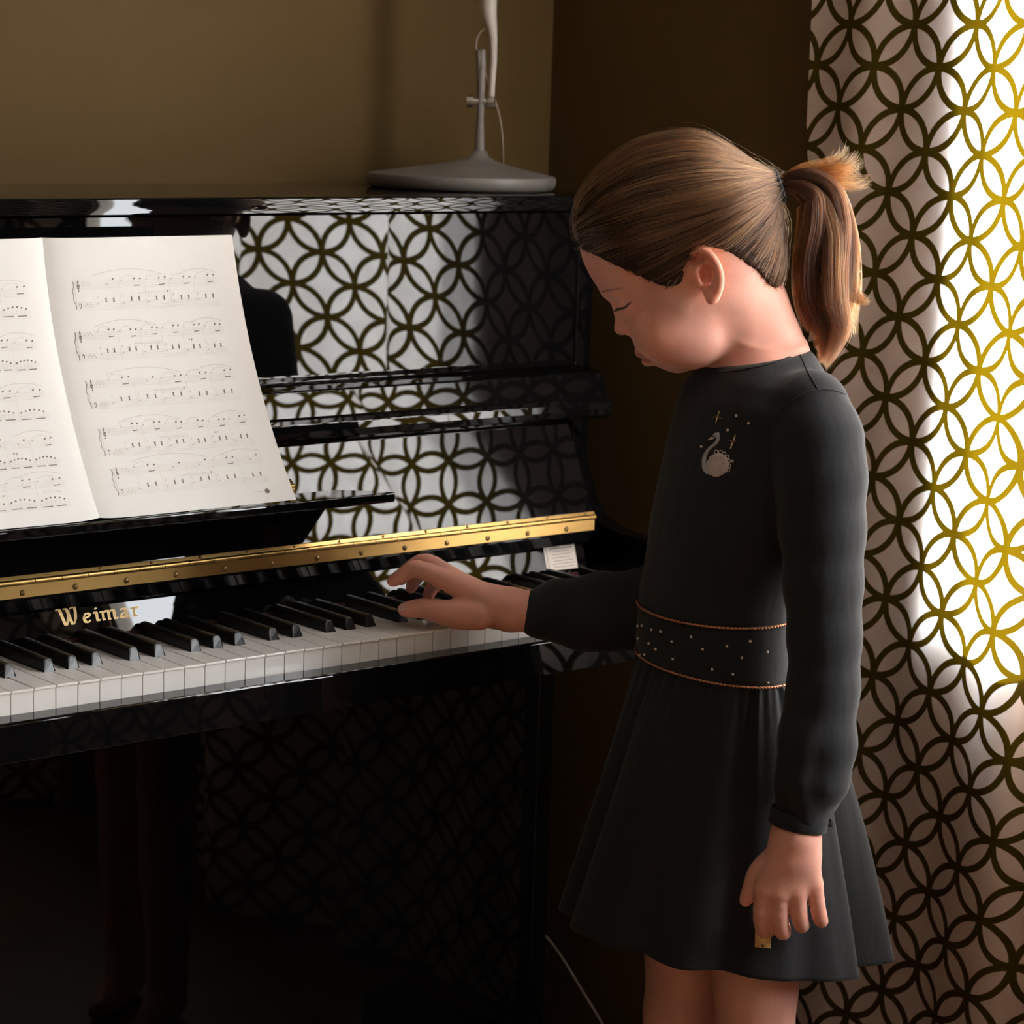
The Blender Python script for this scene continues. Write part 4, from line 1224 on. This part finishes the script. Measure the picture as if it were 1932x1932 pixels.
def cloth_line(name, pts, r, m, n=24, lift=.0004, parent=None):
    q = spline(pts, n); P = []
    for x, y in q:
        p, nn = cast(dtree, x, y)
        if p is not None: P.append(p + nn * lift)
    rr_ = r if not hasattr(r, '__len__') else list(np.interp(np.linspace(0, 1, len(P)), np.linspace(0, 1, len(r)), r))
    return tube_obj(name, P, rr_, parent or dress_o, m, 8)
swan = patch('swan', [(553, 495), (572, 470), (605, 459), (640, 464), (664, 488), (672, 520), (668, 552), (640, 581), (600, 597), (565, 585), (541, 556), (538, 520)], M['swan'])
def c7(*pts): return [crop7(x, y) for x, y in pts]
cloth_line('swan_neck', c7((606, 352), (612, 378), (596, 408), (566, 432), (545, 462), (534, 500), (540, 545), (556, 575)), [.0026, .0022, .0016, .0017, .0021, .0026, .0032, .0016], M['swan_neck'], 40, .0006, swan)
cloth_line('swan_head', c7((608, 360), (598, 362), (590, 368)), [.0024, .0027, .0018], M['swan_neck'], 8, .0008, swan)
cloth_line('swan_beak', c7((588, 372), (572, 380), (557, 385)), [.0018, .0012, .0004], M['pearl'], 8, .0008, swan)
cloth_line('swan_eye', c7((588, 368), (594, 371), (600, 366)), .00045, M['lash'], 8, .0034, swan)
for x, y, a in ((640, 470, .9), (656, 486, .6), (664, 508, .2), (666, 532, -.2), (660, 552, -.5), (622, 462, 1.2), (600, 461, 1.5)):
    L = [(x + 13 * math.cos(b) * .8 + 6 * math.cos(a), y + 11 * math.sin(b) - 6 * math.sin(a)) for b in np.linspace(0, 6.28, 12)]
    cloth_line('feather_loop', c7(*L), .00045, M['swan'], 26, .0006, swan)
for k_ in range(9):
    yy = 480 + 12 * k_
    L = [(560 + .4 * abs(k_ - 4) * 5, yy + 6), (590, yy - 4), (622, yy + 5), (655 - abs(k_ - 4) * 3, yy - 4)]
    cloth_line('feather_stitch', c7(*L), .0004, M['swan'], 20, .0021, swan)
st1 = cloth_line('star_bar', c7((622, 224), (611, 258), (600, 292)), .0008, M['gold_bar'], 10, .0009)
cloth_line('star_cross', c7((590, 262), (611, 257), (632, 268)), .0008, M['bronze'], 10, .0013, st1)
st2 = cloth_line('star_bar', c7((710, 356), (697, 396), (682, 436)), .0009, M['gold_bar'], 10, .0009)
cloth_line('star_cross', c7((676, 388), (697, 398), (714, 392)), .0009, M['bronze'], 10, .0013, st2)
cloth_line('star_cross', c7((684, 410), (697, 398), (708, 384)), .0008, M['bronze'], 10, .0014, st2)
# seams: shoulder, armhole, sleeve
cloth_line('shoulder_seam', [(1509, 668), (1524, 700), (1543, 735)], .0007, M['dress'], 20, .0002)
cloth_line('armhole_seam', [(1596, 744), (1570, 736), (1543, 736), (1512, 745), (1480, 768), (1460, 800), (1449, 850), (1447, 900), (1458, 960)], .0008, M['dress'], 40, .0002)
cl = cloth_line('collar_edge', [(1349, 702), (1385, 700), (1420, 694), (1455, 686), (1490, 674), (1520, 664)], .0010, M['dress'], 40, .0)
# left cuff with a buttoned tab, gathered sleeve above it
def band(name, centre, ax_dir, ra, rb, h, parent, m, n=48):
    """short elliptical band about an axis in the girl's frame"""
    c = np.array(centre, float); z = np.array(ax_dir, float); z /= np.linalg.norm(z)
    x = np.array((1.0, 0, 0)); x -= z * (x @ z); x /= np.linalg.norm(x); y = np.cross(z, x)
    V = []
    for dz, g in ((-h, -1.6), (-h, 0), (-h + 1, .6), (h - 1, .6), (h, 0), (h, -1.6)):
        for q in range(n):
            a = 2 * math.pi * q / n
            V.append(c + z * dz + x * (ra + g) * math.cos(a) + y * (rb + g) * math.sin(a))
    i0 = np.arange(n); i1 = (i0 + 1) % n
    F_ = np.concatenate([np.stack([j * n + i0, j * n + i1, (j + 1) * n + i1, (j + 1) * n + i0], 1) for j in range(5)])
    return np_mesh(name, np.array(V), F_, parent, m)
cu = band('cuff', gp(1507, 1544, -140), np.array(gp(1516, 1500, -140)) - np.array(gp(1503, 1560, -140)), 28.6, 25.5, 8.0, dress_o, M['dress'])
tabv = [np.array(gp(x, y, b)) for x, y, b in ((1556, 1532, -149), (1573, 1538, -141), (1575, 1564, -141), (1558, 1558, -149))]
tabv += [q + (0, 2.5, 0) for q in tabv]
np_mesh('cuff_tab', np.array(tabv), np.array([(0, 1, 2, 3), (7, 6, 5, 4), (0, 4, 5, 1), (1, 5, 6, 2), (2, 6, 7, 3), (3, 7, 4, 0)]), cu, M['dress'])
for b_ in (0,):
    o = put('button', bead_mesh(.0014, M['elastic']), Vector(gworld(gp(1567, 1547, -147))[0]), cu); o.scale = (1.3, 1.3, 1.3)
band('cuff', np.array(gp(1007, 1154.5, 70)), np.array(gp(1030, 1154.5, 67)) - np.array(gp(1000, 1154, 70)), 21.8, 21.0, 4.5, dress_o, M['dress'])

# ---------- hair
hair_px = [(1094, 472), (1087, 440), (1084, 405), (1096, 365), (1125, 330), (1155, 303), (1190, 280), (1235, 262), (1290, 254), (1340, 264), (1395, 296), (1436, 322), (1456, 333), (1463, 352), (1466, 380), (1474, 430), (1478, 490), (1474, 530), (1464, 552),
           (1449, 536), (1428, 512), (1404, 494), (1384, 480), (1366, 471), (1344, 463), (1317, 462), (1297, 474), (1287, 497), (1284, 520), (1272, 531), (1250, 532), (1220, 522), (1190, 508), (1160, 495), (1130, 482), (1110, 474)]
cran_px = hair_px[:19] + [(1448, 592), (1420, 620), (1385, 642), (1330, 688), (1270, 708), (1200, 678), (1160, 612), (1122, 550), (1098, 508)]
CPROF = spline([gp(x, y, HB)[::2] for x, y in cran_px + cran_px[:1]], 220)
HREG = spline([gp(x, y, HB)[::2] for x, y in hair_px + hair_px[:1]], 220)
hf = Field(axis((-45, 190, 2.4)), axis((-75, 100, 2.4)), axis((345, 540, 2.4)))
hf.add((-40, HB - 78, 350), (185, HB + 78, 535), head_fn(CPROF, 1.0), 2)
hf.ball(gp(1431, 352, HB), (14, 15, 13), 18)                                             # gathered lift towards the tie
def region_fn(X, Y, Z):
    d = poly_sd(HREG, X[:, :, 0], Z[:, 0, :])
    wob = 1.4 * np.sin(X[:, :, 0] * .9) * np.cos(Z[:, 0, :] * .7)
    return -(d + wob)[:, None, :] + 0 * Y
hf.add((-40, HB - 78, 350), (185, HB + 78, 535), region_fn, 3, 'and')
HP, HF = hf.mesh(); HP = relax(HP, HF, 2, .5)

def hair_base_mat():
    m, nt, b = new_mat('combed_hair_base')
    b.inputs['Base Color'].default_value = (.030, .014, .008, 1); b.inputs['Roughness'].default_value = .7; b.inputs['Specular IOR Level'].default_value = .15
    return m
M['hair_base'] = hair_base_mat()
def hair_mat(name, ramp):
    m = bpy.data.materials.new(name); m.use_nodes = True
    nt = m.node_tree; nt.nodes.clear()
    h = nt.nodes.new('ShaderNodeBsdfHairPrincipled'); h.parametrization = 'COLOR'
    at = nt.nodes.new('ShaderNodeAttribute'); at.attribute_name = 'tone'
    cr = nt.nodes.new('ShaderNodeValToRGB')
    e = cr.color_ramp.elements
    e[0].position = 0; e[0].color = (*ramp[0], 1); e[1].position = 1; e[1].color = (*ramp[2], 1)
    q = cr.color_ramp.elements.new(.5); q.color = (*ramp[1], 1)
    nt.links.new(at.outputs['Fac'], cr.inputs['Fac']); nt.links.new(cr.outputs['Color'], h.inputs['Color'])
    h.inputs['Roughness'].default_value = .28; h.inputs['Radial Roughness'].default_value = .45
    if 'Random Roughness' in h.inputs: h.inputs['Random Roughness'].default_value = .2
    out = nt.nodes.new('ShaderNodeOutputMaterial'); nt.links.new(h.outputs[0], out.inputs['Surface'])
    return m
M['hair'] = hair_mat('light_brown_hair', ((.012, .005, .0027), (.056, .022, .0085), (.30, .145, .052)))
M['tail'] = hair_mat('auburn_hair_lengths', ((.012, .004, .002), (.075, .022, .0065), (.34, .135, .040)))
cap_o = np_mesh('hair', HP, HF, girl, M['hair_base'])
def strands(name, curves, tones, radius, parent, tip=.25, m='hair'):
    """curves: array (n, k, 3) in world metres"""
    n, k, _ = curves.shape
    hc = bpy.data.hair_curves.new(name)
    hc.add_curves([k] * n)
    hc.points.foreach_set('position', curves.astype(np.float32).ravel())
    r = np.tile(np.interp(np.linspace(0, 1, k), [0, .75, 1], [1, 1, tip]) * radius, n).astype(np.float32)
    at = hc.attributes.get('radius') or hc.attributes.new('radius', 'FLOAT', 'POINT'); at.data.foreach_set('value', r)
    tn = hc.attributes.new('tone', 'FLOAT', 'CURVE'); tn.data.foreach_set('value', np.asarray(tones, np.float32))
    return link(name, hc, parent, M[m])
htree = bvh_of(cap_o)
TIE = Vector(gworld(gp(1464, 351, HB - 3))[0])
hv = np.zeros(len(cap_o.data.vertices) * 3, np.float32); cap_o.data.vertices.foreach_get('co', hv); hv = hv.reshape(-1, 3)
hn = np.zeros_like(hv).ravel(); cap_o.data.vertices.foreach_get('normal', hn); hn = hn.reshape(-1, 3)
outer = np.nonzero((hn * (hv - np.array(gworld((70, HB, 425))[0]))).sum(1) > 0.0)[0]
hr = np.random.default_rng(11)
K = 20
guides = []
for gi in hr.choice(outer, 1500, replace=False):
    p = Vector(hv[gi]); path = [p.copy()]
    for st in range(80):
        d = TIE - p
        if d.length < .012: break
        q, n, _, _ = htree.find_nearest(p)
        t = d - n * d.dot(n)
        # combed: hair in front of the ear first runs back, then up to the tie
        p = p + t.normalized() * .006
        q, n, _, _ = htree.find_nearest(p); p = q
        path.append(p.copy())
    path.append(TIE.copy())
    if len(path) < 4: continue
    P = np.array([tuple(q) for q in path]); s = np.r_[0, np.cumsum(np.linalg.norm(np.diff(P, axis=0), axis=1))]
    s /= s[-1]
    guides.append(np.stack([np.interp(np.linspace(0, 1, K), s, P[:, i]) for i in range(3)], 1))
guides = np.array(guides)
cc = np.array(gworld((70, HB, 430))[0])
ND = 9
u = np.linspace(0, 1, K)[None, :, None]
curves, tones = [], []
for rep_ in range(ND):
    jit = hr.normal(0, .0021, (len(guides), 1, 3)) * (1 - u) ** .7 + hr.normal(0, .0007, (len(guides), 1, 3))
    wav = hr.normal(0, .0007, (len(guides), 1, 3)) * np.sin(u * hr.uniform(3, 9, (len(guides), 1, 1)) + hr.uniform(0, 6, (len(guides), 1, 1)))
    rad = guides - cc; rad /= np.linalg.norm(rad, axis=2)[:, :, None]
    lift = (.0004 + np.abs(hr.normal(0, .0011, (len(guides), 1, 1)))) * np.sin(np.pi * np.clip(u * 1.08 + .02, 0, 1)) ** .6
    curves.append(guides + jit + wav + rad * lift)
    g0 = guides[:, 0, :]
    clump = np.sin(g0[:, 0] * 310 + g0[:, 2] * 420) * .5 + np.sin(g0[:, 1] * 370 - g0[:, 2] * 560 + 1) * .5
    tones.append(np.clip(.42 + .34 * clump + hr.normal(0, .16, len(guides)), 0, 1))
curves = np.concatenate(curves); tones = np.concatenate(tones)
strands('combed_strands', curves, tones, .00016, cap_o)
# loose hairs
sel = hr.choice(len(curves), 220, replace=False)
fly = curves[sel].copy()
rad = fly - cc; rad /= np.linalg.norm(rad, axis=2)[:, :, None]
fly += rad * (hr.uniform(.002, .009, (len(sel), 1, 1)) * np.sin(np.pi * u) ** 1.5) + hr.normal(0, .0012, (len(sel), K, 3)).cumsum(1) * .5
# fine short hairs along the hairline, lying on the skin
gl = (guides[:, 0, :] - np.array([GO.x / 1000, GO.y / 1000, KEY_Z])) * 1000
ga = gl[:, 0] * GA.x + gl[:, 1] * GA.y
dd = poly_sd(HREG, ga, gl[:, 2])
edge = np.nonzero((dd < 9) & (np.abs(gl[:, 0] * GB.x + gl[:, 1] * GB.y - HB) > 6))[0]
btree = bvh_of(skin)
wis = []
for gi in edge:
    p, n, _, _ = btree.find_nearest(Vector(guides[gi][0]))
    if (Vector(guides[gi][0]) - p).dot(n) < .0004: continue
    for _ in range(5):
        g = guides[gi][:8] + hr.normal(0, .0016, 3)
        back = (g[0] - g[1]); back /= np.linalg.norm(back) + 1e-9
        L = hr.uniform(.0005, .0060)
        pre = []
        for q in (1.0, .66, .33):
            p, n, _, _ = btree.find_nearest(Vector(g[0] + back * L * q + hr.normal(0, .0005, 3)))
            pre.append(np.array(p + n * .0004))
        wis.append(np.vstack([pre, g]))
if wis: strands('hairline_wisps', np.array(wis), np.clip(hr.normal(.42, .16, len(wis)), 0, 1), .00010, cap_o)
strands('loose_hairs', fly, np.clip(hr.normal(.6, .15, len(sel)), 0, 1), .00009, cap_o)
# ponytail
def bundle(centre, radii, n, k, seed, tone=.45, spread=.75, wave=1.0, endcut=.25, nl=9, tight=.40):
    """strands gathered in nl locks that follow a common path"""
    r0 = np.random.default_rng(seed)
    C_ = spline(centre, k); R_ = np.interp(np.linspace(0, 1, k), np.linspace(0, 1, len(radii)), radii)
    T_ = np.gradient(C_, axis=0); T_ /= np.linalg.norm(T_, axis=1)[:, None]
    N_ = np.cross(T_, (0, 1.0, 0)); N_ /= np.linalg.norm(N_, axis=1)[:, None] + 1e-9; B_ = np.cross(T_, N_)
    s = np.linspace(0, 1, k)[None, :]
    la = np.arange(nl) * 2.399 + r0.uniform(0, .6, nl); lr = np.sqrt((np.arange(nl) + .5) / nl) * .72
    lw = r0.uniform(.10, .22, nl) * wave; lf = r0.uniform(5, 9, nl); lp = r0.uniform(0, 6.28, nl); lt = r0.normal(0, .16, nl); lend = r0.uniform(0, 1, nl) ** 1.5
    lk = r0.integers(0, nl, n)
    ang = r0.uniform(0, 2 * np.pi, n); rr_ = np.sqrt(r0.uniform(0, 1, n)) * tight
    curl = la[lk][:, None] + 1.1 * s * np.where(lk % 2 == 0, 1, -1)[:, None]
    X_ = lr[lk][:, None] * np.cos(curl) + (lw[lk][:, None] * np.sin(s * lf[lk][:, None] + lp[lk][:, None])) * s + (rr_ * np.cos(ang))[:, None]
    Y_ = lr[lk][:, None] * np.sin(curl) + (lw[lk][:, None] * np.cos(s * lf[lk][:, None] + lp[lk][:, None])) * s + (rr_ * np.sin(ang))[:, None]
    end = 1 - endcut * (.7 * lend[lk] + .5 * r0.uniform(0, 1, n) ** 2)
    ss = s * end[:, None]
    ii = ss * (k - 1); i_ = np.clip(ii.astype(int), 0, k - 2); f_ = (ii - i_)[..., None]
    def at(A): return A[i_] * (1 - f_) + A[i_ + 1] * f_
    Rr = (R_[i_] * (1 - f_[..., 0]) + R_[i_ + 1] * f_[..., 0])[..., None]
    out = at(C_) + (at(N_) * X_[..., None] + at(B_) * Y_[..., None] * spread) * Rr
    out += r0.normal(0, .45, (n, 1, 3)) * s[..., None] + (r0.normal(0, 1.0, (n, 1, 3)) * (s[..., None] ** 3)) * 1.6
    tn = np.clip(tone + lt[lk] + r0.normal(0, .15, n), 0, 1)
    return gworld(out.reshape(-1, 3)).reshape(n, k, 3), tn
b0 = HB - 3
def G3(x, y, b=b0): return gp(x, y, b)
c1, t1 = bundle([G3(1460, 351), G3(1478, 347), G3(1512, 346), G3(1547, 368), G3(1560, 428), G3(1556, 500), G3(1560, 565), G3(1576, 622), G3(1556, 690)], [7.5, 9.5, 19, 30, 33, 32, 30, 25, 9], 6500, 30, 3, .44, .8, 1.0, .30, 13, .34)
c2, t2 = bundle([G3(1460, 348), G3(1480, 340), G3(1515, 325), G3(1560, 318), G3(1595, 308), G3(1620, 288)], [6, 7, 9, 12, 14, 17], 260, 16, 5, .66, .8, 1.6, .3)
c3, t3 = bundle([G3(1460, 350), G3(1485, 342), G3(1530, 332), G3(1580, 332), G3(1615, 340), G3(1645, 334)], [6, 8, 10, 12, 13, 15], 220, 16, 6, .62, .8, 1.6, .3)
c4, t4 = bundle([G3(1500, 345), G3(1570, 380), G3(1600, 460), G3(1598, 530), G3(1612, 560), G3(1646, 572)], [10, 14, 12, 9, 7, 4], 380, 18, 8, .55, .8, 1.2, .2)
c5, t5 = bundle([G3(1500, 345), G3(1580, 375), G3(1608, 440), G3(1612, 520), G3(1606, 590), G3(1612, 640)], [8, 8, 7, 7, 7, 5], 300, 18, 9, .6, .8, 1.6, .4)
pt = strands('ponytail', c1, t1, .00017, girl, m='tail')
strands('ponytail_wisp', c2, t2, .00013, girl, m='tail'); strands('ponytail_wisp', c3, t3, .00013, girl, m='tail')
strands('ponytail_wisp', c4, t4, .00014, girl, m='tail'); strands('ponytail_wisp', c5, t5, .00013, girl, m='tail')
# solid core so that the ponytail is not see-through
pc = Field(axis((-150, 10, 3)), axis((-35, 55, 3)), axis((290, 520, 3)))
core = spline([G3(1462, 350), G3(1480, 347), G3(1512, 350), G3(1543, 374), G3(1553, 430), G3(1552, 500), G3(1554, 560), G3(1560, 610), G3(1558, 640)], 20)
pc.chain([np.array(q) for q in core], list(np.interp(np.linspace(0, 1, 20), np.linspace(0, 1, 9), [5, 6, 9, 14, 16, 14, 11, 6, 2])), 4)
CP_, CF_ = pc.mesh(); np_mesh('ponytail_core', relax(CP_, CF_, 2), CF_, girl, M['hair_base'])
# hair tie: two wraps of black elastic
tc_ = np.array(G3(1465, 352)); td = np.array(G3(1490, 343)) - tc_; td /= np.linalg.norm(td)
tx = np.cross(td, (0, 1.0, 0)); tx /= np.linalg.norm(tx); ty = np.cross(td, tx)
V = []
loop = [tc_ + td * (-4.5 + 9.0 * a / (2 * math.pi * 4)) + (tx * math.cos(a) * 14.8 + ty * math.sin(a) * 14.0) for a in np.linspace(0, 2 * math.pi * 4, 120)]
tube_obj('hair_tie', [Vector(q) for q in gworld(loop)], .0024, girl, M['elastic'], 10)

# ---------- eyelashes and brows
btree = bvh_of(skin)
def fringe(name, pts, n, length, lean, parent, radius, seed):
    r0 = np.random.default_rng(seed); q = spline(pts, n); out = []
    for i, (x, y) in enumerate(q):
        p, nn = cast(btree, x + r0.normal(0, .6), y + r0.normal(0, .6))
        if p is None: continue
        d = Vector(gworld(lean)[0]) - Vector(gworld((0, 0, 0))[0]); d.normalize()
        d = (d + nn * .5 + Vector(r0.normal(0, .12, 3))).normalized()
        L = length * r0.uniform(.6, 1.1)
        out.append([tuple(p + d * (L * t_) + Vector((0, 0, -.0008)) * t_ * t_) for t_ in np.linspace(0, 1, 6)])
    o = strands(name, np.array(out), np.zeros(len(out)), radius, parent, .2)
    o.data.materials.clear(); o.data.materials.append(M['lash'])
fringe('eyelashes', [(1192, 569), (1184, 576), (1174, 580), (1164, 582)], 60, .0065, (.75, -.1, -.65), skin, .00014, 1)
fringe('eyebrow', [(1176, 545), (1163, 547), (1150, 550), (1139, 551)], 46, .0050, (.3, 0, .25), skin, .00006, 2)

# ---------- small gold tag between her fingers
tg = tag(empty('metal_tag', tuple(gworld(gp(1441, 1770, -133))[0])), 'small rectangular gold metal tag held under the fingers of her lowered hand', 'tag')
q4 = [np.array(gp(x, y, -133)) for x, y in ((1425, 1748), (1456, 1751), (1454, 1789), (1424, 1786.5))]
V = np.array([q + (0, -.5, 0) for q in q4] + [q + (0, .5, 0) for q in q4])
np_mesh('plate', V, np.array([(0, 1, 2, 3), (7, 6, 5, 4), (0, 4, 5, 1), (1, 5, 6, 2), (2, 6, 7, 3), (3, 7, 4, 0)]), tg, mat('brushed_gold_plate', (.85, .55, .24), .4, metal=.35))
hole = [np.array(gp(1439 + 2.6 * math.cos(a), 1784 + 2.6 * math.sin(a), -133)) + (0, -.62, 0) for a in np.linspace(0, 6.28, 16, endpoint=False)]
np_mesh('punched_hole', np.array(hole), np.array([[i for i in range(16)]]), tg, M['lash'])
for pts in (((1434, 1760), (1434, 1770), (1438, 1770)), ((1441, 1761), (1441, 1771)), ((1436, 1764), (1438, 1764))):
    P = [Vector(gworld(np.array(gp(x, y, -133)) + (0, -.55, 0))[0]) for x, y in pts]
    tube_obj('engraved_mark', P, .0004, tg, M['bronze'], 6)

# thumb nail of the playing hand
p, n = cast(btree, 759, 1147)
if p is not None:
    bm = bmesh.new(); bmesh.ops.create_uvsphere(bm, u_segments=16, v_segments=8, radius=.0047)
    for v in bm.verts: v.co.z *= .22; v.co.x *= 1.2
    o = bm_obj('thumb_nail', bm, skin, mat('nail', (.70, .42, .36), .3), True)
    x_ = Vector((-.767, .641, 0)); z_ = n.normalized(); x_ = (x_ - z_ * x_.dot(z_)).normalized(); y_ = z_.cross(x_)
    o.matrix_world = Matrix(((x_.x, y_.x, z_.x, p.x), (x_.y, y_.y, z_.y, p.y), (x_.z, y_.z, z_.z, p.z), (0, 0, 0, 1)))
